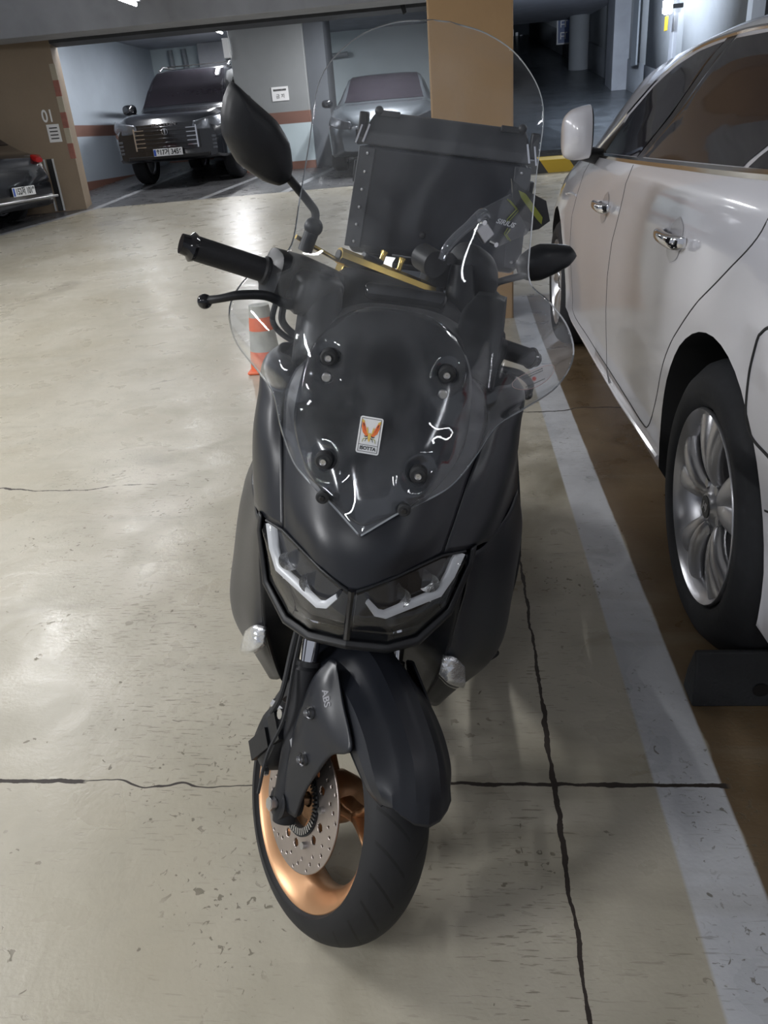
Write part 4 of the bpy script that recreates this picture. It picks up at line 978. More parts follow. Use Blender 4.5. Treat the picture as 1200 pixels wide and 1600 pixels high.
# ---- headlight group (body frame)
U_ = [(.004, -.052, .646), (.016, -.050, .652), (.045, -.036, .663), (.074, -.010, .670), (.110, .026, .676), (.142, .060, .669)]
L_ = [(.004, -.050, .578), (.012, -.048, .577), (.055, -.028, .566), (.090, .002, .564), (.127, .037, .592), (.1455, .058, .662)]
for sd in (-1, 1):
    f = lambda P, dy=0: [(sd*x, y+dy, z) for x, y, z in P]
    mid = [((a[0]+b[0])/2, (a[1]+b[1])/2-.006, (a[2]+b[2])/2) for a, b in zip(U_, L_)]
    hs = B(MB().patch([f(U_, .012), f(mid, .020), f(L_, .012)], 24, 10, lin=4), 'headlight', M['gloss'], solid=.004, offset=0)
    drl = [(.1345, .050, .668), (.1255, .034, .638), (.114, .020, .616), (.045, -.040, .606), (.034, -.046, .611), (.020, -.052, .631)]
    mb = MB(); mb.tube([(sd*x, y+.006, z) for x, y, z in drl], [.0090, .0082, .0075, .0065, .0060, .0040], 10, 0, flat=(0, 1, 0)); B(mb, 'daylight_strip', M['silver'], hs, angle=60)
    mb = MB()
    for cx, cy, cz, r in ((.060, -.005, .625, .017), (.098, .025, .636, .015)):
        mb.lathe([(0, .002), (-.004, r*.5), (-.012, r*.85), (-.016, r)], 24, 'y', c=(sd*cx, cy+.004, cz), closed=False)
    B(mb, 'projector_lens', M['reflector'], hs, angle=60)
    mb = MB(); mb.box((min(sd*.055, sd*.105), .012, .607), (max(sd*.055, sd*.105), .02, .61)); B(mb, 'reflector_bar', M['steel'], hs)
    mb = MB(); mb.patch([f([(x, y-.010, z) for x, y, z in U_]), f([(x, y-.016, z) for x, y, z in mid]), f([(x, y-.010, z) for x, y, z in L_])], 24, 12, lin=4)
    B(mb, 'lens_cover', M['lens'], hs, fixn=True)
    # eyebrow lip above the lens
    mb = MB(); mb.tube([(sd*x, y-.012, z+.003) for x, y, z in [(a[0], a[1]+.006, a[2]) for a in U_]], .0022, 8, 0); B(mb, 'lens_lip', M['plastic'], hs)
B(MB().tube([(0, -.058, .652), (0, -.058, .61), (0, -.054, .56)], [.006, .005, .006], 8, 10), 'centre_divider', M['gloss'])
# chin below the lenses
ch = [[(0, -.060, .574), (.055, -.039, .562), (.093, -.007, .559), (.131, .029, .589), (.151, .052, .655), (.151, .058, .676)],
      [(0, -.066, .566), (.056, -.044, .553), (.097, -.010, .549), (.138, .031, .582), (.157, .060, .650), (.157, .068, .676)],
      [(0, -.046, .550), (.056, -.024, .538), (.099, .010, .535), (.138, .050, .566), (.158, .080, .640), (.158, .085, .670)],
      [(0, -.01, .55), (.056, .01, .54), (.099, .04, .54), (.138, .08, .57), (.150, .11, .64), (.150, .11, .670)]]
B(MB().patch(ch, 41, 14, mirror=True, lin=5), 'headlight_surround', M['plastic'], solid=.003, angle=28)
# ---- nose panel
nose = [[(0, -.057, .648), (.045, -.041, .665), (.076, -.013, .673), (.110, .022, .680)],
        [(0, -.040, .70), (.050, -.028, .705), (.090, .008, .712), (.119, .048, .722)],
        [(0, -.012, .74), (.050, .000, .745), (.092, .032, .755), (.128, .078, .766)],
        [(0, .040, .80), (.055, .048, .805), (.10, .072, .81), (.138, .112, .802)],
        [(0, .095, .86), (.060, .100, .862), (.105, .118, .858), (.144, .146, .835)],
        [(0, .155, .915), (.060, .16, .913), (.10, .17, .90), (.140, .19, .855)]]
B(MB().patch(nose, 41, 40, mirror=True), 'nose_panel', M['matte'], solid=.003, angle=60)
side = [[(.112, .024, .680), (.145, .057, .674), (.168, .100, .664), (.190, .17, .643), (.235, .36, .637)],
        [(.121, .051, .722), (.150, .075, .717), (.181, .125, .708), (.201, .21, .695), (.226, .37, .685)],
        [(.130, .081, .766), (.158, .100, .767), (.189, .150, .762), (.206, .23, .75), (.218, .37, .73)],
        [(.140, .115, .802), (.165, .135, .81), (.191, .178, .81), (.204, .25, .80), (.211, .35, .775)],
        [(.146, .149, .836), (.170, .168, .846), (.193, .205, .847), (.203, .27, .842), (.202, .36, .815)],
        [(.135, .20, .852), (.155, .22, .862), (.175, .24, .862), (.187, .30, .858), (.180, .38, .84)]]
cheek = [[(.146, .062, .662), (.168, .102, .654), (.188, .17, .643), (.215, .26, .64), (.235, .36, .64)],
         [(.155, .078, .60), (.176, .115, .59), (.203, .18, .58), (.238, .27, .57), (.256, .36, .57)],
         [(.150, .078, .54), (.170, .105, .515), (.205, .175, .49), (.247, .27, .47), (.264, .36, .47)],
         [(.146, .085, .475), (.168, .105, .445), (.205, .175, .42), (.252, .27, .38), (.264, .35, .38)],
         [(.140, .105, .41), (.158, .125, .385), (.195, .185, .355), (.232, .26, .325), (.245, .34, .325)],
         [(.125, .145, .315), (.138, .17, .29), (.158, .20, .27), (.185, .27, .265), (.20, .34, .27)]]
inner = [[(0, .10, .60), (.06, .09, .60), (.11, .07, .60), (.150, .075, .60)],
         [(0, .13, .52), (.06, .12, .52), (.11, .09, .53), (.150, .078, .54)],
         [(0, .18, .45), (.07, .16, .45), (.12, .11, .46), (.146, .085, .475)],
         [(0, .225, .36), (.07, .205, .36), (.11, .16, .38), (.140, .105, .41)],
         [(0, .25, .26), (.06, .24, .25), (.10, .20, .27), (.125, .145, .315)],
         [(0, .29, .20), (.05, .28, .19), (.09, .25, .21), (.115, .20, .26)]]
rear_side = [[(.235, .36, .64), (.20, .50, .50), (.17, .60, .45)], [(.258, .36, .54), (.235, .55, .40), (.21, .85, .36), (.19, 1.1, .42)], ]
for sd in (-1, 1):
    f = lambda R_: [[(sd*x, y, z) for x, y, z in r] for r in R_]
    sp = B(MB().patch(f(side), 26, 30), 'side_fairing', M['matte'], solid=.003, angle=60)
    B(MB().patch(f(cheek), 26, 34), 'leg_shield', M['matte'], solid=.003, angle=60)
    # edge strip down the outside of the leg shield
    B(MB().tube([(sd*.216, .38, .71), (sd*.236, .372, .62), (sd*.254, .366, .53), (sd*.258, .355, .45), (sd*.246, .335, .35)], [.005, .007, .008, .008, .005], 8, 24), 'edge_moulding', M['plastic'])
    # turn signal
    q = [[(sd*.142, .076, .468), (sd*.160, .082, .466), (sd*.178, .098, .440)], [(sd*.138, .072, .440), (sd*.158, .070, .428), (sd*.184, .098, .408)], [(sd*.140, .090, .425), (sd*.160, .094, .404), (sd*.184, .112, .386)]]
    ts = B(MB().patch(q, 12, 12), 'turn_signal', M['reflector'], solid=.012, offset=-1, angle=60)
    B(MB().patch([[(x, y-.007, z) for x, y, z in r] for r in q], 12, 12), 'signal_lens', M['lens'], ts)
B(MB().patch(inner, 41, 34, mirror=True), 'inner_cowl', M['plastic'], solid=.003, angle=60)
B(MB().sellipse([(.10, 0, .60, .06, .04), (.16, 0, .58, .10, .06), (.30, 0, .60, .12, .08), (.42, 0, .62, .12, .10)], 24, .8), 'steering_head_cover', M['dull'])

B(MB().patch([[(-.19, .36, .84), (0, .40, .86), (.19, .36, .84)], [(-.235, .365, .62), (0, .36, .62), (.235, .365, .62)], [(-.25, .35, .45), (0, .33, .40), (.25, .35, .45)], [(-.17, .34, .27), (0, .32, .22), (.17, .34, .27)], [(-.12, .33, .18), (0, .31, .15), (.12, .33, .18)]], 24, 24), 'inner_leg_shield', M['dull'], solid=.004)
# ---- smoked visor under the clear windshield
vis = [[(0, -.022, .728), (.018, -.018, .735), (.036, -.010, .745), (.050, -.002, .752)],
       [(0, -.004, .765), (.035, .002, .768), (.065, .018, .768), (.088, .036, .770)],
       [(0, .025, .81), (.045, .030, .812), (.085, .048, .812), (.116, .078, .815)],
       [(0, .062, .86), (.045, .066, .862), (.085, .082, .862), (.117, .108, .865)],
       [(0, .100, .91), (.042, .105, .912), (.080, .118, .910), (.110, .138, .905)],
       [(0, .140, .955), (.035, .143, .955), (.064, .152, .948), (.088, .165, .935)],
       [(0, .160, .968), (.028, .163, .966), (.050, .168, .960), (.068, .175, .950)]]
B(MB().patch(vis, 41, 44, mirror=True), 'smoked_visor', M['visor'], solid=.004, angle=70)
# dash behind the visor
dash = [[(0, .165, .962), (.05, .17, .955), (.09, .18, .93), (.13, .19, .87)],
        [(0, .24, .955), (.06, .24, .95), (.11, .25, .92), (.15, .26, .86)],
        [(0, .34, .92), (.06, .34, .91), (.11, .34, .88), (.15, .34, .83)],
        [(0, .40, .84), (.06, .40, .83), (.11, .40, .80), (.15, .40, .76)]]
B(MB().patch(dash, 31, 20, mirror=True), 'dash_cowl', M['dull'], solid=.004, angle=60)
B(MB().obox((0, .31, .952), (1, 0, 0), (0, 1, -.35), (0, .35, 1), .062, .040, .012), 'instrument_display', M['gloss'], bevel=.008)
for sd in (-1, 1):   # dark inner screen deflector fins rising beside the dash
    rows = [[(sd*.095, .155, .90), (sd*.13, .17, .88), (sd*.150, .20, .86)], [(sd*.085, .22, .955), (sd*.125, .22, .95), (sd*.152, .24, .93)], [(sd*.108, .27, .985), (sd*.130, .27, .985), (sd*.150, .28, .98)]]
    B(MB().patch(rows, 12, 12), 'inner_deflector', M['plastic'], solid=.004)

# ---- tall clear windshield
E_ = [(.004, -.036, .722), (.050, -.012, .752), (.092, .026, .765), (.117, .056, .780), (.138, .086, .807), (.160, .132, .833), (.194, .182, .843), (.242, .225, .872), (.261, .255, .912), (.247, .275, .950), (.212, .278, .983),
      (.178, .278, 1.009), (.167, .272, 1.077), (.160, .28, 1.147), (.153, .30, 1.232), (.115, .32, 1.283), (.065, .33, 1.309), (.012, .333, 1.318)]
C_ = [(-.038, .721), (-.030, .735), (-.022, .750), (-.010, .772), (.008, .800), (.030, .832), (.046, .852), (.066, .878), (.092, .912), (.122, .952), (.148, .985), (.166, 1.01), (.205, 1.075), (.238, 1.145), (.275, 1.222), (.306, 1.276), (.322, 1.303), (.334, 1.318)]
Es = spline(E_, 90); Cs = spline([(0, a, b) for a, b in C_], 90)
rows = []
mounts = [(-.062, .795), (.062, .795), (-.079, .906), (.079, .906)]
NU = 56
for i in range(90):
    e, c = Es[i], Cs[i]; half = []
    for k in range(NU+1):
        u = k/NU; xx = e.x*u
        y = c.y+(e.y-c.y)*(u**2.2); z = c.z+(e.z-c.z)*(u**1.4)
        half.append((xx, y, z))
    row = [(-x, y, z) for x, y, z in reversed(half[1:])]+half
    out = []
    for x, y, z in row:
        for mx_, mz_ in mounts:
            d2 = ((x-mx_)**2+(z-mz_)**2)/.017**2; y += .007*math.exp(-d2)-.005*math.exp(-(math.sqrt(d2)-1.35)**2*5)
        ax = abs(x)   # moulded channel where the side wings fold back
        y += .010*math.exp(-((ax-.135)/.012)**2)*max(0, 1-abs(z-.90)/.10)
        y -= .006*math.exp(-((ax-.105)/.014)**2)*max(0, 1-abs(z-.87)/.14)
        out.append((x, y, z))
    rows.append(out)
mb = MB(); mb.grid(rows)
WSH = B(mb, 'windshield', [M['clear'], M['clear_edge']], solid=.0026, rim=1, angle=80)
# screws and rubber grommets
def disc_y(mb, c, r, th=.004): return mb.lathe([(-th, .0005), (-th, r*.8), (-th*.6, r), (th, r), (th, .0005)], 24, 'y', c=c, closed=False)
for x, z, yy in ((-.062, .795, .020), (.062, .795, .020), (-.079, .906, .105), (.079, .906, .105)):
    g_ = B(disc_y(MB(), (x, yy-.004, z), .0115, .006), 'mount_grommet', M['rubber'], WSH)
    B(MB().lathe([(-.002, .0005), (-.002, .0032), (-.0035, .0045), (0, .0052), (.004, .0052)], 18, 'y', c=(x, yy-.010, z), closed=False), 'mount_screw', M['steel'], WSH)
for x, z, yy in ((-.055, .757, -.010), (.051, .757, -.010)):
    B(disc_y(MB(), (x, yy-.006, z), .0085, .003), 'lower_grommet', M['rubber'], WSH); B(disc_y(MB(), (x, yy-.010, z), .0036, .002), 'lower_screw', M['trimblack'], WSH)
for x, z, yy in ((-.078, .882, .092), (.078, .882, .092)): B(disc_y(MB(), (x, yy-.004, z), .0065, .003), 'clear_bush', M['steel'], WSH)
# round fold-back tubes of the moulded wings catch the light
# maker sticker
sc_ = Vector((-.0075, .030, .832)); sux = Vector((1, 0, -.02)); suy = Vector((0, .50, .86)).normalized(); sn = Vector((0, -.86, .50)); SW, SH = .0150, .0240
def spl(x, y, off=0): return sc_+sux*x+suy*y+sn*off
def rr_(w_, h_, r, off, n=6):
    out = []
    for cx, cy, a0 in ((w_-r, h_-r, 0), (-w_+r, h_-r, 90), (-w_+r, -h_+r, 180), (w_-r, -h_+r, 270)):
        for k in range(n): a = math.radians(a0+90*k/(n-1)); out.append(spl(cx+r*math.cos(a), cy+r*math.sin(a), off))
    return out
mb = MB(); mb.prism(rr_(SW, SH, .003, 0), sn*.0006); stk = B(mb, 'maker_sticker', M['white'], WSH)
def frame_(w_, h_, cx, cy, t, off):
    m_ = MB()
    for (a, b, c, d) in ((-w_, -h_, w_, -h_+t), (-w_, h_-t, w_, h_), (-w_, -h_, -w_+t, h_), (w_-t, -h_, w_, h_)):
        m_.prism([spl(cx+a, cy+b, off), spl(cx+c, cy+b, off), spl(cx+c, cy+d, off), spl(cx+a, cy+d, off)], sn*.0002)
    return m_
fr = frame_(.0128, .0218, 0, 0, .0006, .0007); fr.prism([spl(-.0128, -.0125, .0007), spl(.0128, -.0125, .0007), spl(.0128, -.0131, .0007), spl(-.0128, -.0131, .0007)], sn*.0002)
B(fr, 'sticker_border', M['ink'], stk)
text_mb('ISOTTA', .0062, lambda x, y: spl(x, -.0172+y, .0010), sx=.98, bold=.00025).build('sticker_text', M['ink'], stk, local=I4)
for s_ in (-1, 1):
    for pts_, mt_, of in (([(0.0015, .001), (.004, .0045), (.0088, .0165), (.0115, .0180), (.0118, .010), (.0095, .003), (.005, -.0015), (.002, -.001)], 'orangeink', .0008),
                          ([(.0085, .0175), (.0122, .0200), (.0122, .0150), (.0112, .0165), (.0095, .0150)], 'yellowink', .0010),
                          ([(.0020, .001), (.0030, .008), (.0042, .011), (.0050, .008), (.0038, .003)], 'yellowink', .0010),
                          ([(.0060, .005), (.0092, .012), (.0098, .0115), (.0066, .0045)], 'redink', .0011),
                          ([(.0082, .0115), (.0096, .0150), (.0103, .0145), (.0092, .0110)], 'ink', .0012),
                          ([(.0022, -.0005), (.0048, -.0018), (.0068, -.0010), (.0068, -.0022), (.0045, -.0030), (.0020, -.0018)], 'ink', .0010),
                          ([(.0020, -.003), (.0042, -.0048), (.0054, -.0085), (.0048, -.0085), (.0036, -.0055), (.0018, -.0042)], 'ink', .0010),
                          ([(.0036, -.0045), (.0072, -.0055), (.0082, -.0095), (.0088, -.0095), (.0078, -.0048), (.0040, -.0036)], 'greenink', .0010)):
        m_ = MB(); m_.prism([spl(s_*x, y, of) for x, y in pts_], sn*.0002); B(m_, 'butterfly_print', M[mt_], stk)
m_ = MB(); m_.prism([spl(x, y, .0012) for x, y in ((-.0016, .003), (.0016, .003), (.0022, -.002), (.0012, -.0068), (0, -.0088), (-.0012, -.0068), (-.0022, -.002))], sn*.0002); B(m_, 'butterfly_body', M['yellowink'], stk)
# clear approval sticker on the left wing
ap = MB(); aps = Vector((.205, .232, .880)); aux = Vector((.78, .28, .42)).normalized(); auy = Vector((-.36, .10, .80)); auy = (auy-aux*auy.dot(aux)).normalized(); an = aux.cross(auy); an = an if an.y < 0 else -an
def apl(x, y, off=0): return aps+aux*x+auy*y+an*(.004+off)
apf = MB(); apf.prism([apl(.034*math.cos(2*PI*k/28)*(1 if abs(math.cos(2*PI*k/28)) < .9 else .97), .0125*math.sin(2*PI*k/28)+.002*math.cos(4*PI*k/28)) for k in range(28)], an*.0003)
film = B(apf, 'approval_film', clear_mat('film', (.93, .90, .88), .05, 1), WSH)
m_ = MB(); pp = [apl(.034*math.cos(2*PI*k/40), .0125*math.sin(2*PI*k/40)+.002*math.cos(4*PI*k/40), .0008) for k in range(41)]; m_.tube(pp, .0004, 5); B(m_, 'film_outline', M['sticker'], film)
for cy_, mm in ((.0072, 'ink'), (.0040, 'ink'), (-.0085, 'ink')):
    m_ = MB(); xx = -.016
    while xx < .015:
        ww = random.uniform(.0008, .0022); m_.prism([apl(xx, cy_-.0007, .0008), apl(xx+ww, cy_-.0007, .0008), apl(xx+ww, cy_+.0009, .0008), apl(xx, cy_+.0009, .0008)], an*.0001); xx += ww+.0007
    B(m_, 'film_print', M[mm], film)
m_ = MB(); m_.prism([apl((.0045 if k % 2 else .0022)*math.cos(PI*k/8), (.0045 if k % 2 else .0022)*math.sin(PI*k/8)-.002, .0008) for k in range(16)], an*.0002); B(m_, 'film_rosette', M['redink'], film)

# ---- handlebar assembly (steered frame, hub origin)
hb = T(MB().tube([(-.235, .395, .690), (-.14, .385, .700), (-.05, .375, .69), (.05, .375, .69), (.14, .385, .700), (.235, .395, .690)], .012, 14, 40), 'handlebar', M['steel'])
T(MB().tube([(0, .20, .45), (0, .345, .69)], .022, 16), 'steering_stem', M['dull'])
hc = [[(0, .32, .735), (.07, .325, .73), (.12, .34, .70)], [(0, .33, .70), (.08, .335, .695), (.125, .345, .67)], [(0, .36, .655), (.07, .36, .65), (.11, .37, .64)]]
T(MB().sellipse([(-.115, .38, .695, .032, .030), (-.09, .375, .70, .045, .040), (0, .37, .70, .055, .045), (.09, .375, .70, .045, .040), (.115, .38, .695, .032, .030)], 24, .75, 24, axis='x'), 'handlebar_cover', M['dull'], angle=60)
for sd in (-1, 1):
    g_ = T(MB().tube([(sd*.225, .395, .690), (sd*.232, .396, .690), (sd*.235, .396, .690), (sd*.338, .404, .688)], [.021, .021, .0175, .0175], 22), 'grip', M['grip'])
    T(MB().tube([(sd*.336, .404, .688), (sd*.341, .404, .688), (sd*.346, .404, .688), (sd*.356, .405, .688)], [.019, .021, .015, .014], 18), 'bar_end', M['gloss'], g_)
    sw_ = T(MB().sellipse([(sd*.228, .39, .690, .020, .022), (sd*.222, .39, .690, .034, .036), (sd*.175, .385, .692, .036, .038), (sd*.120, .385, .690, .034, .036)], 20, .6, axis='x'), 'switch_housing', M['plastic'], angle=50)
    T(MB().box((min(sd*.20, sd*.17), .335, .700), (max(sd*.20, sd*.17), .365, .712)).box((min(sd*.20, sd*.18), .34, .68), (max(sd*.20, sd*.18), .36, .69)), 'switch_button', M['dull'], sw_, bevel=.002)
    lv = T(MB().tube([(sd*.190, .345, .668), (sd*.215, .325, .668), (sd*.250, .318, .672), (sd*.285, .320, .662), (sd*.305, .330, .648), (sd*.318, .345, .636)], [.009, .008, .0068, .0065, .0055, .006], 12, 36), 'brake_lever', M['plastic'], angle=60)
    T(MB().ball((sd*.320, .347, .633), .0105), 'lever_ball', M['gloss'], lv)
    T(MB().sellipse([(sd*.135, .34, .69, .022, .028), (sd*.145, .34, .69, .03, .034), (sd*.195, .338, .688, .028, .032), (sd*.205, .338, .688, .018, .02)], 18, .6, axis='x'), 'brake_master_cylinder', M['plastic'], angle=50)
    T(MB().tube([(sd*.212, .335, .662), (sd*.205, .335, .640), (sd*.185, .33, .628), (sd*.150, .33, .622), (sd*.10, .30, .60), (sd*.06, .26, .54)], .0055, 8, 26), 'cable', M['rubber'])
    T(MB().tube([(sd*.218, .35, .665), (sd*.212, .35, .632), (sd*.185, .345, .616), (sd*.140, .33, .612), (sd*.08, .30, .585)], .0045, 8, 26), 'throttle_cable', M['rubber'])
    # mirror
    T(MB().ball((sd*.178, .40, .772), .014).tube([(sd*.178, .40, .735), (sd*.178, .40, .772)], .011, 12), 'mirror_clamp', M['plastic'])
    ms = T(MB().tube([(sd*.178, .40, .765), (sd*.182, .40, .790), (sd*.200, .402, .803), (sd*.245, .405, .826)], .0062, 12, 20), 'mirror_stem', M['plastic'])
    if sd < 0: mp_ = [(-.349, .905), (-.353, .884), (-.350, .862), (-.340, .839), (-.311, .814), (-.270, .805), (-.247, .807), (-.236, .818), (-.238, .837), (-.253, .865), (-.279, .884), (-.316, .895)]
    else: mp_ = [(.238, .816), (.220, .832), (.222, .850), (.235, .868), (.250, .880), (.278, .890), (.306, .897), (.324, .888), (.318, .868), (.294, .842), (.271, .822), (.253, .815)]
    cx = sum(p[0] for p in mp_)/len(mp_); cz = sum(p[1] for p in mp_)/len(mp_)
    PA = spline([(x, 0, z) for x, z in mp_], 48, closed=True); m2 = len(mp_); n_ = 48
    PL = [Vector((mp_[int(q/48*m2) % m2][0], 0, mp_[int(q/48*m2) % m2][1])).lerp(Vector((mp_[(int(q/48*m2)+1) % m2][0], 0, mp_[(int(q/48*m2)+1) % m2][1])), q/48*m2-int(q/48*m2)) for q in range(48)]
    P2 = [a_.lerp(b_, .6) for a_, b_ in zip(PA, PL)]
    mb = MB(); vs = []; rings_ = ((0.02, -.020), (.35, -.019), (.65, -.016), (.85, -.010), (.96, -.003), (1.0, .006), (.985, .012))
    for s2, dy in rings_:
        for p in P2:
            x, z = cx+(p.x-cx)*s2, cz+(p.z-cz)*s2; vs.append((x, .405+dy+(x-cx)*-.10*1, z))
    fs = [(i*n_+k, i*n_+(k+1) % n_, (i+1)*n_+(k+1) % n_, (i+1)*n_+k) for i in range(len(rings_)-1) for k in range(n_)]; fs.append(tuple(range(n_)))
    mb.add(vs, fs); mirr = T(mb, 'mirror', M['plastic'], angle=60)
    mb = MB(); mb.add([(cx+(p.x-cx)*.985, .405+.0121-(p.x-cx)*.0985, cz+(p.z-cz)*.985) for p in P2], [tuple(range(n_))]); T(mb, 'mirror_glass', M['chrome'], mirr, solid=.001)
# gold phone bar clamped across the handlebar
gb = T(MB().tube([(-.112, .42, .744), (.082, .42, .740)], .0125, 8), 'accessory_bar', M['gold'], angle=30)
T(MB().tube([(-.1125, .42, .744), (-.1140, .42, .744)], .0085, 8), 'bar_socket', M['trimblack'], gb)
T(MB().tube([(.05, .42, .722), (.20, .418, .712)], .0048, 10), 'cross_rod', M['gold'], gb)
T(MB().tube([(-.19, .42, .748), (-.105, .42, .735)], .0035, 8), 'thin_rod', M['gold'], gb)
for x in (-.035, .002):
    T(MB().tube([(x, .42, .745), (x+.004, .43, .765), (x+.005, .432, .772)], [.0042, .0045, .0065], 10), 'clamp_bolt', M['gold'], gb)
T(MB().obox((-.085, .425, .722), (1, 0, 0), (0, 1, 0), (0, 0, 1), .016, .012, .012), 'bar_bracket', M['gold'], gb, bevel=.002)
T(MB().obox((.035, .425, .722), (1, 0, 0), (0, 1, 0), (0, 0, 1), .014, .010, .006), 'bar_bracket', M['gold'], gb, bevel=.002)
T(MB().obox((-.050, .425, .755), (1, 0, -.1), (0, 1, 0), (.1, 0, 1), .018, .008, .006), 'clamp_pad', M['plastic'], gb, bevel=.003)
# phone holder and accessory cluster behind the bar
ph_ = T(MB().obox((.085, .43, .775), (.9, 0, .2), (0, 1, .2), (-.2, -.2, .9), .030, .018, .030), 'phone_holder', M['plastic'], bevel=.01)
T(MB().cyl((.05, .40, .785), (.05, .445, .785), .022, 24), 'holder_knob', M['plastic'], ph_)
T(MB().tube([(.085, .42, .75), (.095, .41, .71)], .012, 12), 'holder_stem', M['plastic'], ph_)
T(MB().sellipse([(.095, .42, .79, .02, .02), (.11, .42, .80, .035, .035), (.15, .415, .79, .04, .042), (.175, .41, .77, .03, .035), (.185, .41, .76, .01, .01)], 20, .8, 14, axis='x'), 'brake_reservoir', M['dull'])
T(MB().tube([(.10, .40, .80), (.115, .39, .75), (.13, .385, .70), (.14, .39, .65)], [.02, .026, .028, .02], 12, 14), 'accessory_mount', M['plastic'])
# smoked hand guard on the left end
gp_ = [(.058, .884), (.078, .905), (.101, .928), (.128, .930), (.150, .924), (.162, .905), (.160, .885), (.140, .868), (.122, .852), (.095, .856), (.072, .866)]
hg = T(MB().prism([(x, .36-.10*(x-.1), z) for x, z in gp_], (0, .003, 0)), 'hand_guard', M['guard'])
fin = [(.080, .948), (.104, .943), (.156, .942), (.186, .918), (.178, .900), (.164, .890), (.135, .905), (.101, .926)]
T(MB().prism([(x, .352-.10*(x-.1)-.35*(z-.925), z) for x, z in fin], (0, .003, 0)), 'guard_fin', mat('guard_fin_black', (.03, .032, .035), .2), hg)
T(MB().prism([(x, .346-.10*(x-.1)-.35*(z-.925), z) for x, z in [(.098, .938), (.112, .938), (.165, .918), (.172, .908), (.158, .912), (.110, .930)]], (0, .001, 0)), 'lime_band', M['lime'], hg)
mb = MB()
for off in (0, .005): mb.tube([(x+off, .357-.10*(x-.1), z) for x, z in ((.097, .920), (.120, .912), (.112, .893), (.114, .890))], .0009, 5); mb.tube([(x+off, .357-.10*(x-.1), z) for x, z in ((.120, .882), (.118, .872), (.130, .866))], .0009, 5)
T(mb, 'lime_chevron', M['lime'], hg)
text_mb('SIRIUS', .011, lambda x, y: Vector((.112+x+.3*y, .3555-.10*(x+.012), .887+y+.12*x)), sx=1.15, bold=.0003).build('guard_lettering', M['silver'], hg, local=I4)
T(MB().tube([(.022, .350, .800), (.022, .350, .818), (.030, .350, .838), (.043, .350, .860), (.050, .350, .872), (.060, .352, .886), (.075, .354, .884)], [.006, .007, .0075, .0075, .0085, .008, .004], 12, 30), 'guard_arm', clear_mat('clear_arm', (.75, .77, .80), .05, 2.5), hg)
T(MB().obox((.078, .353, .862), (.8, 0, -.4), (0, 1, 0), (.4, 0, .8), .016, .004, .012), 'guard_clamp', M['steel'], hg, bevel=.003)
T(MB().cyl((.066, .345, .875), (.066, .36, .875), .004, 10).cyl((.105, .345, .852), (.105, .36, .852), .004, 10), 'guard_screw', M['chrome'], hg)

# ---- rear half
B(MB().sellipse([(.55, 0, .66, .05, .05), (.62, 0, .66, .11, .07), (.85, 0, .70, .155, .07), (1.0, 0, .745, .19, .07), (1.15, 0, .765, .19, .06), (1.32, 0, .77, .13, .045), (1.38, 0, .77, .05, .02)], 30, .75, 26), 'seat', M['seat'], angle=70)
B(MB().sellipse([(.86, .0, .800, .05, .02), (.92, .0, .805, .165, .045), (1.04, 0, .815, .190, .05), (1.10, 0, .815, .10, .03)], 26, .7, 14), 'pillion_pad', M['seatgrey'], angle=70)
B(MB().sellipse([(.36, 0, .70, .10, .13), (.45, 0, .58, .11, .10), (.60, 0, .50, .10, .10), (.80, 0, .55, .12, .10)], 24, .7, 20), 'centre_tunnel', M['dull'], angle=70)
for sd in (-1, 1):
    R_ = [[(sd*.262, .35, .33), (sd*.22, .55, .26), (sd*.21, .80, .26), (sd*.19, 1.0, .32)], [(sd*.245, .36, .28), (sd*.215, .55, .20), (sd*.20, .80, .20), (sd*.18, 1.0, .28)], [(sd*.12, .36, .25), (sd*.12, .55, .18), (sd*.12, .80, .18), (sd*.12, 1.0, .26)]]
    B(MB().patch(R_, 20, 10), 'under_panel', M['plastic'], solid=.004)
    B(MB().patch([[(sd*.10, .36, .30), (sd*.12, .6, .30), (sd*.12, .85, .33)], [(sd*.26, .36, .33), (sd*.225, .6, .31), (sd*.20, .85, .33)]], 16, 6), 'footboard', M['rubber'], solid=.01)
    B(MB().patch([[(sd*.12, .62, .60), (sd*.17, .9, .66), (sd*.18, 1.2, .72), (sd*.12, 1.5, .78)], [(sd*.14, .66, .50), (sd*.19, .9, .55), (sd*.19, 1.2, .64), (sd*.11, 1.5, .74)], [(sd*.13, .75, .38), (sd*.17, .95, .42), (sd*.16, 1.2, .55), (sd*.09, 1.45, .70)]], 24, 14), 'rear_cowl', M['matte'], solid=.004, angle=60)
    B(MB().tube([(sd*.15, 1.18, .74), (sd*.165, 1.3, .80), (sd*.15, 1.5, .83), (sd*.05, 1.58, .84)], .011, 10, 18), 'grab_rail', M['dull'])
rw = B(MB().lathe([(TWD*1.1*math.sin(math.radians(-118+236*i/16)), R0-TWD+TWD*math.cos(math.radians(-118+236*i/16))) for i in range(17)]+[(.036, .150), (-.036, .150)], 80, c=(0, 1.19, .216)), 'rear_tyre', M['rubber'], angle=60)
B(MB().lathe([(-.043, .168), (-.03, .150), (.03, .150), (.043, .168), (.03, .135), (-.03, .135)], 60, c=(0, 1.19, .216)).lathe([(-.04, .02), (-.04, .05), (.04, .05), (.04, .02)], 30, c=(0, 1.19, .216)), 'rear_rim', M['bronze'], rw)
B(MB().sellipse([(.75, .03, .30, .10, .09), (.9, .05, .27, .10, .09), (1.2, .10, .24, .05, .07), (1.28, .10, .24, .03, .04)], 20, .7, 16), 'engine_case', M['dull'], angle=60)
B(MB().tube([(-.12, .95, .24), (-.13, 1.05, .27), (-.135, 1.4, .33)], [.035, .05, .05], 18, 14), 'exhaust', M['dull'])
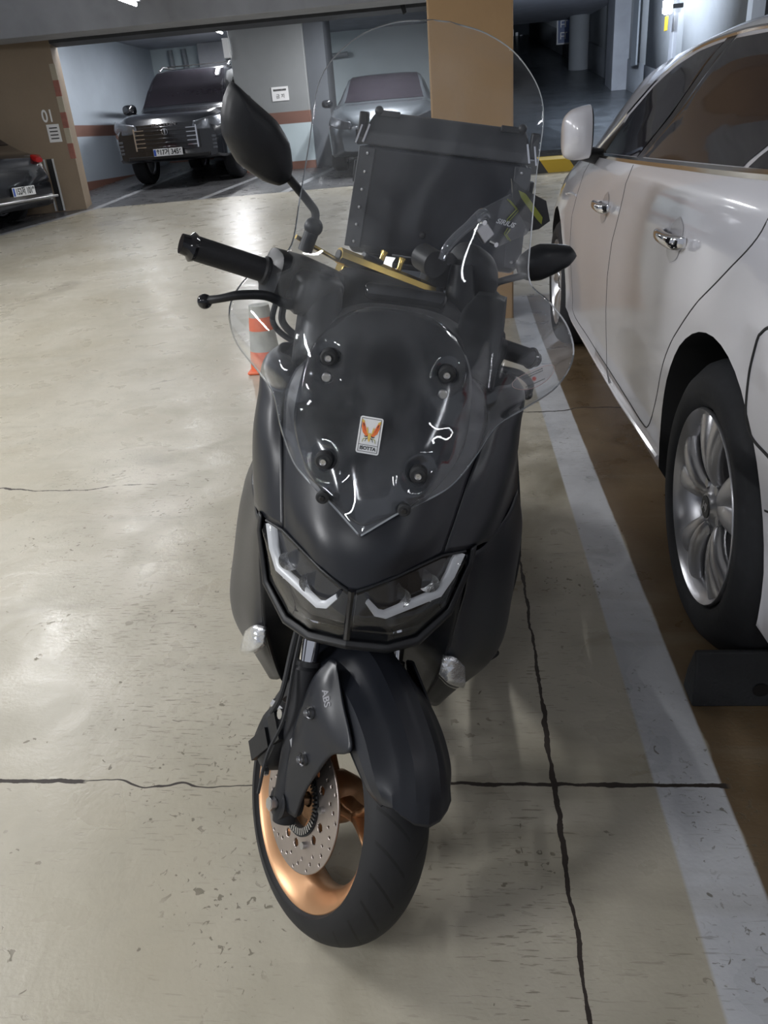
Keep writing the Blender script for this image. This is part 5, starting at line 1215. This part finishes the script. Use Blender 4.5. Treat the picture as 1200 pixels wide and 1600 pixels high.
B(MB().tube([(.13, .56, .24), (.18, .60, .15), (.245, .63, .055)], [.011, .009, .009], 10, 10).obox((.250, .635, .050), (1, 0, -.2), (0, 1, 0), (.2, 0, 1), .022, .016, .004), 'side_stand', M['dull'])
B(MB().tube([(.232, .33, .31), (.256, .345, .300), (.262, .352, .288), (.250, .345, .279), (.232, .33, .279)], .0028, 8, 24), 'cable_hook', M['dull'])
B(MB().box((-.10, 1.18, .84), (.10, 1.50, .856)).box((-.17, 1.20, .848), (-.14, 1.45, .86)).box((.14, 1.20, .848), (.17, 1.45, .86)), 'luggage_rack', M['plastic'], bevel=.004)
B(MB().tube([(-.07, 1.15, .78), (-.07, 1.25, .845)], .01, 8).tube([(.07, 1.15, .78), (.07, 1.25, .845)], .01, 8), 'rack_strut', M['dull'])
# top box
BOXF, BOXR = 1.15, 1.50
mb = MB()
def pr(z, x, y0, y1): return [(-x, y0, z), (x, y0, z), (x, y1, z), (-x, y1, z)]
lv_ = [(.868, .205, BOXF+.02, BOXR-.02), (.885, .217, BOXF, BOXR), (1.122, .200, BOXF, BOXR)]
vs = [p for z, x, a, b in lv_ for p in pr(z, x, a, b)]
fs = [(3, 2, 1, 0), (8, 9, 10, 11)]+[(i*4+k, i*4+(k+1) % 4, (i+1)*4+(k+1) % 4, (i+1)*4+k) for i in range(2) for k in range(4)]
bx_ = B(mb.add(vs, fs), 'top_box', M['box'], bevel=.008)
mb = MB(); lv_ = [(1.124, .203, BOXF-.003, BOXR+.003), (1.152, .200, BOXF, BOXR), (1.192, .183, BOXF+.035, BOXR-.035), (1.196, .175, BOXF+.045, BOXR-.045)]
vs = [p for z, x, a, b in lv_ for p in pr(z, x, a, b)]; fs = [(3, 2, 1, 0), (12, 13, 14, 15)]+[(i*4+k, i*4+(k+1) % 4, (i+1)*4+(k+1) % 4, (i+1)*4+k) for i in range(3) for k in range(4)]
B(mb.add(vs, fs), 'box_lid', M['boxlid'], bx_, bevel=.005)
for sd in (-1, 1):
    mb = MB(); mb.prism([(sd*.222, BOXF-.006, .886), (sd*.184, BOXF-.006, .886), (sd*.168, BOXF-.006, 1.118), (sd*.206, BOXF-.006, 1.118)], (0, .006, 0))
    mb.prism([(sd*.224, BOXF-.006, .886), (sd*.224, BOXF+.05, .886), (sd*.208, BOXF+.05, 1.118), (sd*.208, BOXF-.006, 1.118)], (-sd*.006, 0, 0))
    cp_ = B(mb, 'corner_post', M['boxlid'], bx_, bevel=.002)
    for k in range(6):
        t = k/5; z = .900+.205*t; x = .200-.014*t
        if sd > 0 and k in (1, 2, 3): continue
        B(MB().lathe([(-.003, .0003), (-.0025, .003), (0, .0042), (.002, .0042)], 14, 'y', c=(sd*x, BOXF-.007, z), closed=False), 'rivet', M['steel'], bx_)
    # lid corner latch: plate, toggle, silver rods
    lt = B(MB().obox((sd*.205, BOXF+.02, 1.165), (0, 1, 0), (0, 0, 1), (1, 0, 0), .022, .028, .010), 'latch', M['plastic'], bx_, bevel=.004)
    B(MB().tube([(sd*.200, BOXF-.006, 1.128), (sd*.188, BOXF-.002, 1.168)], .0032, 8).tube([(sd*.217, BOXF-.006, 1.125), (sd*.206, BOXF, 1.165)], .0028, 8), 'latch_rod', M['chrome'], lt)
    B(MB().obox((sd*.150, BOXF+.035, 1.194), (1, 0, 0), (0, 1, 0), (0, 0, 1), .028, .010, .007).ball((sd*.172, BOXF+.03, 1.198), .011), 'strap_loop', M['plastic'], bx_, bevel=.002)
    B(MB().obox((sd*.216, BOXF+.06, 1.06), (0, 1, 0), (0, 0, 1), (1, 0, 0), .020, .026, .008).obox((sd*.220, BOXF+.10, 1.00), (0, 1, 0), (0, 0, 1), (1, 0, 0), .016, .04, .006), 'side_latch', M['plastic'], bx_, bevel=.003)
B(MB().tube([(-.10, BOXF-.004, .878), (.16, BOXF-.004, .878)], .003, 6), 'box_edge_trim', M['steel'], bx_)
B(MB().lathe([(-.006, .001), (-.005, .006), (.003, .009)], 16, 'y', c=(-.03, BOXF-.001, .935), closed=False), 'box_bolt', M['trimblack'], bx_)

# drop any orphan data
for me in list(bpy.data.meshes):
    if me.users == 0: bpy.data.meshes.remove(me)
